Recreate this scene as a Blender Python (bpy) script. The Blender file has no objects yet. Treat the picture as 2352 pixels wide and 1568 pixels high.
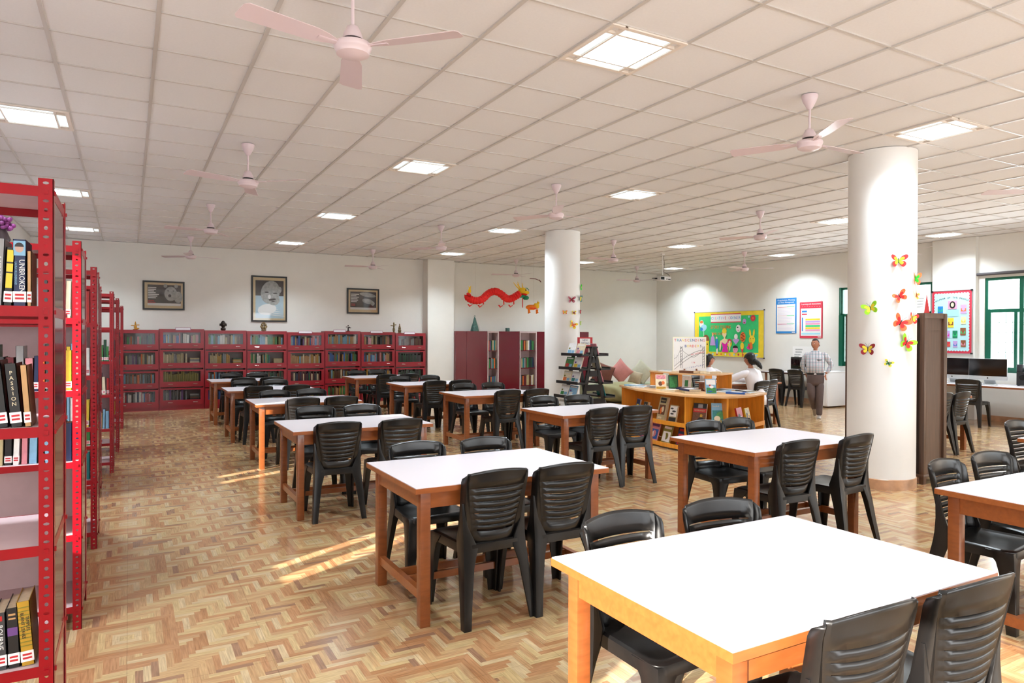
import bpy, bmesh, math, random
from mathutils import Matrix, Vector
random.seed(7)
C = bpy.context.scene.collection
PI = math.pi
sc = bpy.context.scene
# ------------------------------------------------------------------ camera
CZ = 1.515
yaw, pitch, roll = .5056, -.0067, .0031
F_ = Vector((math.sin(yaw)*math.cos(pitch), math.cos(yaw)*math.cos(pitch), math.sin(pitch)))
r_ = Vector((math.cos(yaw), -math.sin(yaw), 0)); u_ = r_.cross(F_)
R_ = r_*math.cos(roll)+u_*math.sin(roll); U_ = u_*math.cos(roll)-r_*math.sin(roll)
cd = bpy.data.cameras.new('camera'); cam = bpy.data.objects.new('camera', cd); C.objects.link(cam)
cd.lens = 1588.24*36/2352; cd.sensor_width = 36; cd.clip_start = .05; cd.clip_end = 200
m3 = Matrix((R_, U_, -F_)).transposed()
cam.matrix_world = Matrix.Translation((0, 0, CZ)) @ m3.to_4x4()
sc.camera = cam
# ------------------------------------------------------------------ view, sky, sun, daylight
sc.view_settings.view_transform = 'Standard'; sc.view_settings.look = 'None'
sc.view_settings.exposure = 0.0; sc.view_settings.gamma = 1; sc.view_settings.use_curve_mapping = False
w = bpy.data.worlds.new('sky'); sc.world = w; w.use_nodes = True
bg = w.node_tree.nodes['Background']; bg.inputs[0].default_value = (.93, .97, 1, 1); bg.inputs[1].default_value = 4.5
sd = bpy.data.lights.new('sun', 'SUN'); sun = bpy.data.objects.new('sun', sd); C.objects.link(sun)
sd.energy = 24; sd.angle = math.radians(.53); sd.color = (1, .93, .84)
SUND = Vector((.88, .466, -.325))
sun.rotation_euler = SUND.to_track_quat('-Z', 'Y').to_euler()
def area(name, loc, rot, sx, sy, e, col=(1, 1, 1), spread=PI):
    l = bpy.data.lights.new(name, 'AREA'); l.shape = 'RECTANGLE'; l.size = sx; l.size_y = sy; l.energy = e; l.color = col; l.spread = spread
    o = bpy.data.objects.new(name, l); C.objects.link(o); o.location = loc; o.rotation_euler = rot; return o
HC = 3.411
XL, XR, YN, YF = -1.66, 13.88, -3.2, 16.1
# upward-tilted fill from made-up windows behind the camera; daylight at the side windows
area('rear_fill', (3.0, YN-.12, 1.85), (PI/2+.12, 0, 0), 6.0, 1.7, 115, (.97, .98, 1))
area('rear_fill', (10.4, YN-.12, 1.85), (PI/2+.15, 0, 0), 5.0, 1.7, 110, (.88, .95, 1))
area('daylight_right', (XR+.25, 5.9, 1.8), (0, PI/2, 0), 1.7, 2.0, 150, (.86, .94, 1))
area('daylight_right', (XR+.25, 8.95, 1.8), (0, PI/2, 0), 1.7, 2.0, 130, (.86, .94, 1))
area('daylight_left', (XL-.25, -.45, 1.5), (0, -PI/2, 0), 1.1, 2.0, 60, (1, .96, .9))
PAN = [(-.748, y) for y in (.063, 3.663, 7.263, 10.863, 14.463)]+[(2.852, y) for y in (.063, 3.663, 7.263, 10.863, 14.463)]+[
  (6.452, .063), (6.452, 3.663), (5.852, 7.263), (5.852, 10.863), (6.452, 14.463),
  (10.052, .063), (10.052, 3.663), (10.052, 7.263), (10.052, 10.863), (10.052, 14.463),
  (13.052, 3.663), (13.052, 7.263), (13.052, 10.863), (13.052, 14.463)]
for x, y in PAN:
    area('panel_lamp', (x, y, HC-.007), (0, 0, 0), .368, .368, 44, (.80, .92, 1), math.radians(128))
# ------------------------------------------------------------------ materials
def lin(c):
    if isinstance(c, str): c = tuple(int(c[i:i+2], 16)/255 for i in (0, 2, 4))
    return tuple((v/12.92 if v <= .04045 else ((v+.055)/1.055)**2.4) for v in c[:3])
MC = {}
def mat(name, col, rough=.5, metal=0, noise=.06, nscale=12, bump=0, coat=0, emit=0, spec=.5, trans=0, stretch=None):
    if name in MC: return MC[name]
    m = bpy.data.materials.new(name); m.use_nodes = True; n = m.node_tree; N = n.nodes; L = n.links
    b = N['Principled BSDF']; c = lin(col)
    b.inputs['Roughness'].default_value = rough; b.inputs['Metallic'].default_value = metal
    b.inputs['Specular IOR Level'].default_value = spec; b.inputs['Coat Weight'].default_value = coat
    b.inputs['Coat Roughness'].default_value = .08
    if noise:
        tc = N.new('ShaderNodeTexCoord'); t = N.new('ShaderNodeTexNoise'); t.inputs['Scale'].default_value = nscale; t.inputs['Detail'].default_value = 5
        if stretch:
            mp = N.new('ShaderNodeMapping'); mp.inputs['Scale'].default_value = stretch; L.new(tc.outputs['Object'], mp.inputs[0]); L.new(mp.outputs[0], t.inputs[0])
        else: L.new(tc.outputs['Object'], t.inputs[0])
        r = N.new('ShaderNodeValToRGB'); r.color_ramp.elements[0].position = .3; r.color_ramp.elements[1].position = .7
        r.color_ramp.elements[0].color = tuple(v*(1-noise) for v in c)+(1,); r.color_ramp.elements[1].color = tuple(min(1, v*(1+noise)) for v in c)+(1,)
        L.new(t.outputs['Fac'], r.inputs[0]); L.new(r.outputs[0], b.inputs['Base Color'])
        if bump:
            bp = N.new('ShaderNodeBump'); bp.inputs['Strength'].default_value = bump; bp.inputs['Distance'].default_value = .004
            L.new(t.outputs['Fac'], bp.inputs['Height']); L.new(bp.outputs[0], b.inputs['Normal'])
    else: b.inputs['Base Color'].default_value = c+(1,)
    if emit: b.inputs['Emission Color'].default_value = c+(1,); b.inputs['Emission Strength'].default_value = emit
    if trans: b.inputs['Transmission Weight'].default_value = trans
    MC[name] = m; return m
def glass(name='glass', tint=(1, 1, 1), ior=1.45):
    if name in MC: return MC[name]
    m = bpy.data.materials.new(name); m.use_nodes = True; n = m.node_tree; N = n.nodes; L = n.links; N.remove(N['Principled BSDF'])
    t = N.new('ShaderNodeBsdfTransparent'); t.inputs[0].default_value = tint+(1,); g = N.new('ShaderNodeBsdfGlossy'); g.inputs['Roughness'].default_value = .03
    f = N.new('ShaderNodeFresnel'); f.inputs[0].default_value = ior; mx = N.new('ShaderNodeMixShader')
    L.new(f.outputs[0], mx.inputs[0]); L.new(t.outputs[0], mx.inputs[1]); L.new(g.outputs[0], mx.inputs[2]); L.new(mx.outputs[0], N['Material Output'].inputs[0])
    MC[name] = m; return m
# ------------------------------------------------------------------ mesh builder
JIT = [True]
class G:
    def __init__(s): s.v = []; s.f = []; s.k = []; s.sm = []; s.T = Matrix.Identity(4); s.m = 0
    def add(s, vs, fs, smooth=False, mi=None):
        o = len(s.v); s.v += [tuple(s.T @ Vector(v)) for v in vs]
        for f in fs: s.f.append(tuple(i+o for i in f)); s.k.append(s.m if mi is None else mi); s.sm.append(smooth)
        return s
    def box(s, x0, x1, y0, y1, z0, z1, mi=None):
        e = (len(s.f)//6 % 6)*.00012 if JIT[0] else 0; x0 -= e; x1 += e; y0 -= e; y1 += e; z1 += e; z0 -= e if z0 > .01 else 0
        v = [(x, y, z) for z in (z0, z1) for y in (y0, y1) for x in (x0, x1)]
        return s.add(v, [(0, 2, 3, 1), (4, 5, 7, 6), (0, 1, 5, 4), (2, 6, 7, 3), (0, 4, 6, 2), (1, 3, 7, 5)], False, mi)
    def cb(s, c, d, mi=None): return s.box(c[0]-d[0]/2, c[0]+d[0]/2, c[1]-d[1]/2, c[1]+d[1]/2, c[2]-d[2]/2, c[2]+d[2]/2, mi)
    def lathe(s, prof, c=(0, 0, 0), n=20, mi=None, smooth=True):
        vs = [(c[0]+r*math.cos(2*PI*k/n), c[1]+r*math.sin(2*PI*k/n), c[2]+z) for r, z in prof for k in range(n)]
        fs = [(i*n+k, i*n+(k+1) % n, (i+1)*n+(k+1) % n, (i+1)*n+k) for i in range(len(prof)-1) for k in range(n)]
        fs += [tuple(range(n))[::-1], tuple((len(prof)-1)*n+k for k in range(n))]
        return s.add(vs, fs, smooth, mi)
    def loft(s, rings, cap=True, mi=None, smooth=True):
        n = len(rings[0]); vs = [p for r in rings for p in r]
        fs = [(i*n+k, i*n+(k+1) % n, (i+1)*n+(k+1) % n, (i+1)*n+k) for i in range(len(rings)-1) for k in range(n)]
        if cap: fs += [tuple(range(n))[::-1], tuple((len(rings)-1)*n+k for k in range(n))]
        return s.add(vs, fs, smooth, mi)
    def tube(s, path, r, n=8, mi=None):
        P = [Vector(p) for p in path]; rings = []
        for i, p in enumerate(P):
            d = (P[min(i+1, len(P)-1)]-P[max(i-1, 0)]).normalized()
            a = d.cross(Vector((0, 0, 1)) if abs(d.z) < .9 else Vector((1, 0, 0))).normalized(); b = d.cross(a)
            rr = r[i] if isinstance(r, (list, tuple)) else r
            rings.append([tuple(p+(a*math.cos(2*PI*k/n)+b*math.sin(2*PI*k/n))*rr) for k in range(n)])
        return s.loft(rings, True, mi)
    def prism(s, pts, h0, h1, mi=None):      # polygon in XY extruded along Z
        n = len(pts); vs = [(p[0], p[1], h0) for p in pts]+[(p[0], p[1], h1) for p in pts]
        return s.add(vs, [tuple(range(n))[::-1], tuple(range(n, 2*n))]+[(k, (k+1) % n, n+(k+1) % n, n+k) for k in range(n)], False, mi)
    def ell(s, c, r, n=14, mi=None, T=None):
        rings = []; m = max(6, n//2)
        for i in range(1, m): 
            a = PI*i/m; rings.append([(c[0]+r[0]*math.sin(a)*math.cos(2*PI*k/n), c[1]+r[1]*math.sin(a)*math.sin(2*PI*k/n), c[2]-r[2]*math.cos(a)) for k in range(n)])
        o = s.T
        if T is not None: s.T = o @ T
        s.loft(rings, True, mi); s.T = o; return s
    def text(s, st, size, ctr=(0, 0, 0), depth=.001, mi=None, width=None, align='CENTER'):
        cu = bpy.data.curves.new('t', 'FONT'); cu.body = st; cu.size = size; cu.extrude = depth; cu.align_x = align; cu.align_y = 'CENTER'; cu.resolution_u = 2
        ob = bpy.data.objects.new('t', cu); C.objects.link(ob); dg = bpy.context.evaluated_depsgraph_get(); me = ob.evaluated_get(dg).to_mesh()
        vs = [v.co.copy() for v in me.vertices]; k = 1
        if width and vs:
            ww = max(v.x for v in vs)-min(v.x for v in vs); k = width/ww if ww > 0 else 1
        s.add([(v.x*k+ctr[0], v.y+ctr[1], v.z+ctr[2]) for v in vs], [tuple(p.vertices) for p in me.polygons], False, mi)
        ob.evaluated_get(dg).to_mesh_clear(); bpy.data.objects.remove(ob); bpy.data.curves.remove(cu); return s
    def mesh(s, name, mats):
        me = bpy.data.meshes.new(name); me.from_pydata(s.v, [], s.f); me.validate()
        for m in (mats if isinstance(mats, (list, tuple)) else [mats]): me.materials.append(m)
        if len(me.polygons) == len(s.k):
            me.polygons.foreach_set('material_index', s.k); me.polygons.foreach_set('use_smooth', s.sm)
        me.update(); return me
    def obj(s, name, mats, parent=None, loc=None, rz=0, bevel=0, angle=True, fixn=True):
        me = s.mesh(name, mats)
        if fixn:
            b = bmesh.new(); b.from_mesh(me); bmesh.ops.recalc_face_normals(b, faces=b.faces)
            if bevel: bmesh.ops.bevel(b, geom=[e for e in b.edges if len(e.link_faces) == 2 and e.calc_face_angle(0) > .7], offset=bevel, segments=2, affect='EDGES', profile=.6)
            b.to_mesh(me); b.free()
        if angle: me.set_sharp_from_angle(angle=math.radians(42))
        o = bpy.data.objects.new(name, me); C.objects.link(o); o.parent = parent
        if loc is not None: o.location = loc
        o.rotation_euler[2] = rz; return o
def bake(o):
    dg = bpy.context.evaluated_depsgraph_get(); me = bpy.data.meshes.new_from_object(o.evaluated_get(dg)); o.modifiers.clear(); o.data = me; return o
def tag(o, label, cat=None, group=None, kind=None):
    o['label'] = label
    if cat: o['category'] = cat
    if group: o['group'] = group
    if kind: o['kind'] = kind
    return o
def struct(o): o['kind'] = 'structure'; return o
def thing(name, label, cat, loc=(0, 0, 0), rz=0, group=None):
    o = bpy.data.objects.new(name, None); C.objects.link(o); o.location = loc; o.rotation_euler = (0, 0, rz); o.empty_display_size = .1
    return tag(o, label, cat, group)
KIDS = {}
def dup(root, loc, rz=0, label=None, group=None):
    ch = [o for o in bpy.data.objects if o.parent == root] if root.name not in KIDS else KIDS[root.name]
    KIDS[root.name] = ch
    r = root.copy(); C.objects.link(r); r.location = loc; r.rotation_euler = (0, 0, rz)
    if label: r['label'] = label
    if group: r['group'] = group
    for c in ch:
        d = c.copy(); C.objects.link(d); d.parent = r
        for g in c.children: e = g.copy(); C.objects.link(e); e.parent = d
    return r
ORD = ['first', 'second', 'third', 'fourth', 'fifth', 'sixth', 'seventh', 'eighth', 'ninth', 'tenth', 'eleventh', 'twelfth', 'thirteenth', 'fourteenth', 'fifteenth', 'sixteenth', 'seventeenth', 'eighteenth', 'nineteenth', 'twentieth']
def TR(x, y, z=0, rz=0, rx=0, ry=0): return Matrix.Translation((x, y, z)) @ Matrix.Rotation(rz, 4, 'Z') @ Matrix.Rotation(ry, 4, 'Y') @ Matrix.Rotation(rx, 4, 'X')
# ------------------------------------------------------------------ shell
wallm = mat('wall_paint', (.885, .875, .85), .6, noise=.02, nscale=3)
def floor_mat():
    m = bpy.data.materials.new('parquet_tile'); m.use_nodes = True; n = m.node_tree; N = n.nodes; L = n.links; b = N['Principled BSDF']
    def mt(op, a, b_=None, c=None):
        k = N.new('ShaderNodeMath'); k.operation = op
        for i, v in enumerate((a, b_, c)):
            if v is None: continue
            if isinstance(v, (int, float)): k.inputs[i].default_value = v
            else: L.new(v, k.inputs[i])
        return k.outputs[0]
    tc = N.new('ShaderNodeTexCoord'); sp = N.new('ShaderNodeSeparateXYZ'); L.new(tc.outputs['Object'], sp.inputs[0])
    x = mt('ADD', sp.outputs[0], .01+12); y = mt('ADD', sp.outputs[1], -3.96+12)
    W = .032
    i = mt('FLOOR', mt('DIVIDE', x, W)); j = mt('FLOOR', mt('DIVIDE', y, W))
    t = mt('FLOORED_MODULO', mt('SUBTRACT', i, j), 10)
    hor = mt('LESS_THAN', t, 4.5)
    ih = mt('SUBTRACT', i, t); iv = i
    jv = mt('ADD', j, mt('SUBTRACT', t, 5))
    def mix(f, a, c): return mt('ADD', mt('MULTIPLY', f, a), mt('MULTIPLY', mt('SUBTRACT', 1, f), c))
    idx = mix(hor, ih, iv); idy = mix(hor, j, jv); idz = hor
    # nested squares every 1.2 m
    dx = mt('ABSOLUTE', mt('SUBTRACT', mt('FLOORED_MODULO', mt('ADD', x, .6), 1.2), .6)); dy = mt('ABSOLUTE', mt('SUBTRACT', mt('FLOORED_MODULO', mt('ADD', y, .6), 1.2), .6))
    d = mt('MAXIMUM', dx, dy); ring = mt('FLOOR', mt('DIVIDE', d, W)); insq = mt('LESS_THAN', d, .224)
    sx = mt('SIGN', mt('SUBTRACT', mt('FLOORED_MODULO', mt('ADD', x, .6), 1.2), .6)); horz = mt('LESS_THAN', dx, dy)
    q = mt('ADD', mt('MULTIPLY', ring, 3.7), mt('ADD', mt('MULTIPLY', horz, 17.3), mt('MULTIPLY', sx, 5.1)))
    idz = mix(insq, 0, hor); idx = mix(insq, q, idx); idy = mix(insq, mt('FLOOR', mt('DIVIDE', y, .6)), idy); orient = mix(insq, horz, hor)
    cb = N.new('ShaderNodeCombineXYZ'); L.new(idx, cb.inputs[0]); L.new(idy, cb.inputs[1]); L.new(idz, cb.inputs[2])
    wn = N.new('ShaderNodeTexWhiteNoise'); wn.noise_dimensions = '3D'; L.new(cb.outputs[0], wn.inputs[0])
    r = N.new('ShaderNodeValToRGB'); r.color_ramp.interpolation = 'CONSTANT'; el = r.color_ramp.elements
    cols = [(0, (.73, .59, .42)), (.17, (.68, .50, .35)), (.36, (.75, .64, .46)), (.55, (.70, .55, .39)), (.72, (.76, .66, .51)), (.88, (.58, .44, .34)), (.94, (.65, .47, .32))]
    el[0].position = 0; el[0].color = lin(cols[0][1])+(1,); el[1].position = cols[1][0]; el[1].color = lin(cols[1][1])+(1,)
    for p, c in cols[2:]: e = el.new(p); e.color = lin(c)+(1,)
    rv = mt('FRACT', mt('ADD', mt('MULTIPLY', ring, .29), mt('ADD', mt('MULTIPLY', horz, 0), .52))); L.new(mix(insq, rv, wn.outputs[0]), r.inputs[0])
    gs = []
    for s in ((5, 90, 1), (90, 5, 1)):
        mp = N.new('ShaderNodeMapping'); mp.inputs['Scale'].default_value = s; L.new(tc.outputs['Object'], mp.inputs[0])
        no = N.new('ShaderNodeTexNoise'); no.inputs['Scale'].default_value = 1.6; no.inputs['Detail'].default_value = 3; L.new(mp.outputs[0], no.inputs[0]); gs.append(no.outputs['Fac'])
    gr = mix(orient, gs[0], gs[1])
    gv = mt('ADD', mt('MULTIPLY', gr, 1.1), .41)
    # grout lines of the 0.6 m tiles
    gx = mt('ABSOLUTE', mt('SUBTRACT', mt('FLOORED_MODULO', mt('ADD', x, .3), .6), .3)); gy = mt('ABSOLUTE', mt('SUBTRACT', mt('FLOORED_MODULO', mt('ADD', y, .3), .6), .3))
    gl = mt('LESS_THAN', mt('MINIMUM', gx, gy), .0016)
    gv = mt('MULTIPLY', gv, mt('SUBTRACT', 1, mt('MULTIPLY', gl, .25)))
    vm = N.new('ShaderNodeVectorMath'); vm.operation = 'SCALE'; L.new(r.outputs[0], vm.inputs[0]); L.new(gv, vm.inputs['Scale'])
    L.new(vm.outputs[0], b.inputs['Base Color']); b.inputs['Roughness'].default_value = .19; b.inputs['Specular IOR Level'].default_value = .5; b.inputs['Coat Weight'].default_value = .22; b.inputs['Coat Roughness'].default_value = .1
    return m
g = G(); g.box(XL-.2, XR+.2, YN-.2, YF+.2, -.1, 0); struct(g.obj('floor', floor_mat()))
g = G(); g.box(XL-.2, XR+.2, YN-.2, YF+.2, HC+.006, HC+.1); struct(g.obj('ceiling', mat('ceiling_tile', (.905, .902, .905), .85, noise=.015, nscale=60)))
g = G()
k = math.ceil((XL+.4476)/.6); x = -.4476+.6*k
while x < XR: g.box(x-.012, x+.012, YN, YF, HC-.004, HC+.006); x += .6
y = 4.563-.6*12
while y < YF: g.box(XL, XR, y-.007, y+.007, HC-.002, HC+.006); y += .6
struct(g.obj('trim_1', mat('grid_paint', (.78, .76, .74), .35, noise=0)))
# walls with openings
def wall_x(name, xa, xb, holes):     # a wall in a plane of constant x, holes (y0, y1, z0, z1) sorted along y
    g = G(); y = YN-.2
    for a, b, c, d in holes:
        g.box(xa, xb, y, a, 0, HC); g.box(xa, xb, a, b, 0, c); g.box(xa, xb, a, b, d, HC); y = b
    g.box(xa, xb, y, YF+.2, 0, HC); return struct(g.obj(name, wallm, fixn=False))
def wall_y(name, ya, yb, holes):
    g = G(); x = XL
    for a, b, c, d in holes:
        g.box(x, a, ya, yb, 0, HC); g.box(a, b, ya, yb, 0, c); g.box(a, b, ya, yb, d, HC); x = b
    g.box(x, XR, ya, yb, 0, HC); return struct(g.obj(name, wallm, fixn=False))
WZ0, WZ1 = .89, 2.63
LW = [(-1.25, .62, .92, 2.1), (2.96, 3.18, .92, 2.5), (3.26, 3.5, .92, 2.5), (4.1, 4.5, 2.15, 2.5), (6.22, 6.42, .92, 2.1), (6.55, 6.75, .92, 2.1)]  # windows inferred from the sun streaks, narrowed to slits that shape the beams
wall_x('wall_left', XL-.12, XL, LW)
wall_x('wall_right', XR, XR+.2, [(4.9, 6.98, WZ0, WZ1), (7.93, 9.96, WZ0, WZ1)])
wall_y('wall_back', YF, YF+.2, [])
wall_y('wall_front', YN-.2, YN, [(.2, 6.1, 1.0, 2.7), (7.8, 13.0, 1.0, 2.7)])  # unseen rear openings, added as a source of soft fill
g = G(); g.box(6.38, 7.08, YF-.32, YF, 0, HC); struct(g.obj('wall_pier', wallm))
g = G(); g.box(XR-.10, XR, 7.09, 7.88, 0, HC); struct(g.obj('wall_pier', wallm))
base = mat('skirting_tile', (.72, .55, .42), .3, noise=.25, nscale=9)
for nm, a in (('baseboard_back', (XL, XR, YF-.015, YF, 0, .1)), ('baseboard_right', (XR-.015, XR, YN, YF, 0, .1)), ('baseboard_left', (XL, XL+.015, YN, YF, 0, .1))):
    g = G(); g.box(*a); struct(g.obj(nm, base))
for x, y in ((6.825, 4.42), (6.874, 10.54)):
    g = G(); g.lathe([(.319, 0), (.319, HC)], (x, y, 0), 64); struct(g.obj('column', mat('column_paint', (.92, .915, .905), .55, noise=.02, nscale=2)))
    g = G(); g.lathe([(.327, 0), (.327, .1), (.322, .105)], (x, y, 0), 64); struct(g.obj('trim_2', base))
# windows of the right wall
green = mat('green_window_paint', (.03, .36, .27), .35, noise=.05); gla = glass()
def window(n, ya, yb, mull):
    root = thing('window_%d' % n, 'green framed window with white daylight behind it', None); struct(root); del root['label']
    g = G(); X0, X1 = XR+.02, XR+.09
    t = .05
    g.box(X0, X1, ya, yb, WZ0, WZ0+t); g.box(X0, X1, ya, yb, WZ1-t, WZ1); g.box(X0, X1, ya, ya+t, WZ0, WZ1); g.box(X0, X1, yb-t, yb, WZ0, WZ1)
    g.box(X0, X1, ya, yb, 1.99, 2.05)
    for y in mull: g.box(X0, X1, y-.035, y+.035, WZ0, WZ1)
    g.obj('window_frame', green, root)
    g = G(); ys = [ya]+mull+[yb]
    for a, b in zip(ys[:-1], ys[1:]):
        g.box(X0-.02, X1-.02, a+.06, a+.11, WZ0+.04, 1.99); g.box(X0-.02, X1-.02, b-.11, b-.06, WZ0+.04, 1.99)
        g.box(X0-.02, X1-.02, a+.06, b-.06, WZ0+.04, WZ0+.1)
    g.obj('window_sash', green, root)
    g = G()
    for a, b in zip(ys[:-1], ys[1:]):
        for k in range(1, 4):
            y = a+.08+(b-a-.16)*k/4; g.box(X1+.03, X1+.036, y-.003, y+.003, WZ0, 1.99)
        for k in range(1, 6): z = WZ0+(1.99-WZ0)*k/6; g.box(X1+.03, X1+.036, a+.05, b-.05, z-.003, z+.003)
    g.obj('window_grille', green, root)
    g = G(); g.box(X0+.03, X0+.036, ya+.03, yb-.03, WZ0+.03, WZ1-.03); g.obj('window_pane', gla, root)
    g = G(); g.box(X0-.035, X0, mull[0]-.02, mull[0]+.02, 1.28, 1.4); g.obj('window_handle', mat('dark_metal', (.08, .09, .09), .4, .6), root)
    return root
window(1, 4.9, 6.98, [5.6, 6.38])
window(2, 7.93, 9.96, [8.55, 9.3])
g = G(); g.box(XR-.03, XR+.02, 9.88, 9.97, WZ0, 2.02); g.box(XR-.02, XR+.02, 9.93, 9.97, 2.02, WZ1); struct(g.obj('window_frame', green))
# frames: rear windows made up for fill, left openings shaped to the sun streaks
fm = mat('green_window_paint', 0)
for n, (a, b) in ((3, (.2, 6.1)), (4, (7.8, 13.0))):
    g = G(); g.box(a, b, YN-.12, YN-.06, 1.0, 1.06); g.box(a, b, YN-.12, YN-.06, 2.64, 2.7)
    k = 6; 
    for q in range(k+1): x = a+(b-a)*q/k; g.box(x-.03, x+.03, YN-.12, YN-.06, 1.0, 2.7)
    struct(g.obj('window_%d' % n, fm))
g = G()
for a, b, c, d in LW:
    g.box(XL-.1, XL-.05, a, a+.02, c, d); g.box(XL-.1, XL-.05, b-.02, b, c, d); g.box(XL-.1, XL-.05, a, b, c, c+.02); g.box(XL-.1, XL-.05, a, b, d-.02, d)
struct(g.obj('window_5', fm))
# ground and pale building outside, seen through the panes
g = G(); g.box(XR+.3, XR+30, -20, 40, -.6, -.5); struct(g.obj('ground_outside', mat('pale_ground', (.8, .82, .78), .9)))
# roller blind
t = thing('roller_blind', 'dark grey rolled up blind above the green window by the speakers', 'blind', (XR-.05, 6.0, 2.70))
g = G(); g.T = TR(0, 0, 0, 0, PI/2); g.lathe([(.028, -1.13), (.028, 1.13)], (0, 0, 0), 14); g.obj('rolled_fabric', mat('blind_fabric', (.3, .28, .29), .7), t)
g = G(); g.box(-.03, .05, 1.13, 1.15, -.03, .03); g.box(-.03, .05, -1.15, -1.13, -.03, .03); g.obj('bracket', mat('dark_metal', 0), t)
# ------------------------------------------------------------------ ceiling lights and fans
fr = mat('lamp_frame', (.9, .86, .82), .5, noise=0); em = mat('lamp_glow', (.93, .97, 1), .5, noise=0, emit=5.0); em2 = mat('lamp_side_glow', (.86, .95, 1), .5, noise=0, emit=1.1)
def panel():
    t = thing('ceiling_light', '', 'ceiling light'); h = .3
    g = G()
    for a, b, c, d in ((-h, h, -h, -h+.03), (-h, h, h-.03, h), (-h, -h+.03, -h, h), (h-.03, h, -h, h), (-.2, .2, -.2, -.185), (-.2, .2, .185, .2), (-.2, -.185, -.2, .2), (.185, .2, -.2, .2),
                       (-h, -.19, -.205, -.185), (.19, h, -.205, -.185), (-h, -.19, .185, .205), (.19, h, .185, .205), (-.205, -.185, -h, -.19), (.185, .205, -h, -.19), (-.205, -.185, .19, h), (.185, .205, .19, h)):
        g.box(a, b, c, d, -.012, .006)
    g.obj('lamp_frame', fr, t)
    g = G(); g.box(-.186, .186, -.186, .186, -.004, .004); g.obj('diffuser', em, t)
    g = G()
    for s in (-1, 1):
        a, b = sorted((s*.205, s*.27)); g.box(a, b, -.185, .185, -.002, .004); g.box(-.185, .185, a, b, -.002, .004)
    g.obj('side_strip', em2, t)
    return t
p0 = panel(); rows = {.063: 'behind the camera', 3.663: 'in the nearest row', 7.263: 'in the second row', 10.863: 'in the third row', 14.463: 'in the row by the back wall'}
cols = {-.748: 'over the red racks', 2.852: 'over the left tables', 6.452: 'beside the columns', 5.852: 'between left tables and columns', 10.052: 'right of the columns', 13.052: 'next to the right wall'}
for i, (x, y) in enumerate(PAN):
    lb = 'square louvred ceiling light %s, %s' % (cols[x], rows[y])
    if i == 0: p0.location = (x, y, HC); p0['label'] = lb; p0['group'] = 'square ceiling lights'
    else: dup(p0, (x, y, HC), 0, lb, 'square ceiling lights')
fanm = mat('fan_enamel', (.87, .8, .82), .3, noise=0); fdk = mat('fan_dark_band', (.12, .07, .07), .4, noise=0)
def fan():
    t = thing('ceiling_fan', '', 'ceiling fan')
    g = G(); g.lathe([(.06, 0), (.062, -.012), (.05, -.05), (.02, -.105), (.012, -.11)], n=20); g.obj('canopy_cup', fanm, t)
    g = G(); g.lathe([(.009, -.1), (.009, -.28)], n=10); g.obj('down_rod', fanm, t)
    g = G(); g.lathe([(.012, -.26), (.03, -.27), (.045, -.30), (.055, -.335)], n=20); g.lathe([(.05, -.335), (.05, -.352)], n=20, mi=1); g.lathe([(.07, -.352), (.095, -.36), (.1, -.375), (.095, -.39), (.09, -.395), (.085, -.415), (.05, -.43), (.01, -.433)], n=28); g.obj('motor', [fanm, fdk], t)
    for k in range(3):
        g = G(); a = 2*PI*k/3; g.T = Matrix.Rotation(a, 4, 'Z') @ Matrix.Translation((0, 0, -.375)) @ Matrix.Rotation(math.radians(10), 4, 'X')
        pts = [(.09, .02), (.16, .045), (.22, .06), (.58, .07), (.6, .05), (.605, -.045), (.59, -.065), (.22, -.055), (.16, -.04), (.09, -.02)]
        g.prism(pts, -.0015, .0015); g.box(.07, .2, -.012, .012, -.006, 0); g.obj('blade', fanm, t)
    return t
f0 = fan()
FN = [(1.03, 3.6, -45), (1.03, 7.27, -42), (1.03, 10.85, 62), (1.03, 14.55, 20), (4.66, 14.7, 50), (4.66, 10.93, 8), (4.66, 7.29, 0), (4.66, 3.62, 0), (8.3, 7.3, 0), (8.3, 10.9, 60), (8.3, 14.8, 40), (11.9, 10.9, 75), (11.9, 14.6, 50), (11.9, 7.3, 10), (8.3, 3.6, 25)]
FL = ['hanging nearest the camera over the left tables', 'second in the line over the left tables', 'third in the line over the left tables', 'fourth over the left tables, by the back wall', 'by the back wall near the pier', 'in front of the pier, third of its line', 'above the far round column, second of its line', 'nearest in the line left of the near column', 'midway between near column and projector', 'right of the far column near the projector', 'by the back wall behind the hanging dragon', 'in front of the green notice board', 'in the far corner beyond the projector', 'partly hidden behind the near column', 'at the frame edge right of the near column']
for i, ((x, y, a), s) in enumerate(zip(FN, FL)):
    lb = 'white three blade ceiling fan '+s
    if i == 0: f0.location = (x, y, HC); f0.rotation_euler[2] = math.radians(a); f0['label'] = lb; f0['group'] = 'ceiling fans'
    else: dup(f0, (x, y, HC), math.radians(a), lb, 'ceiling fans')
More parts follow.
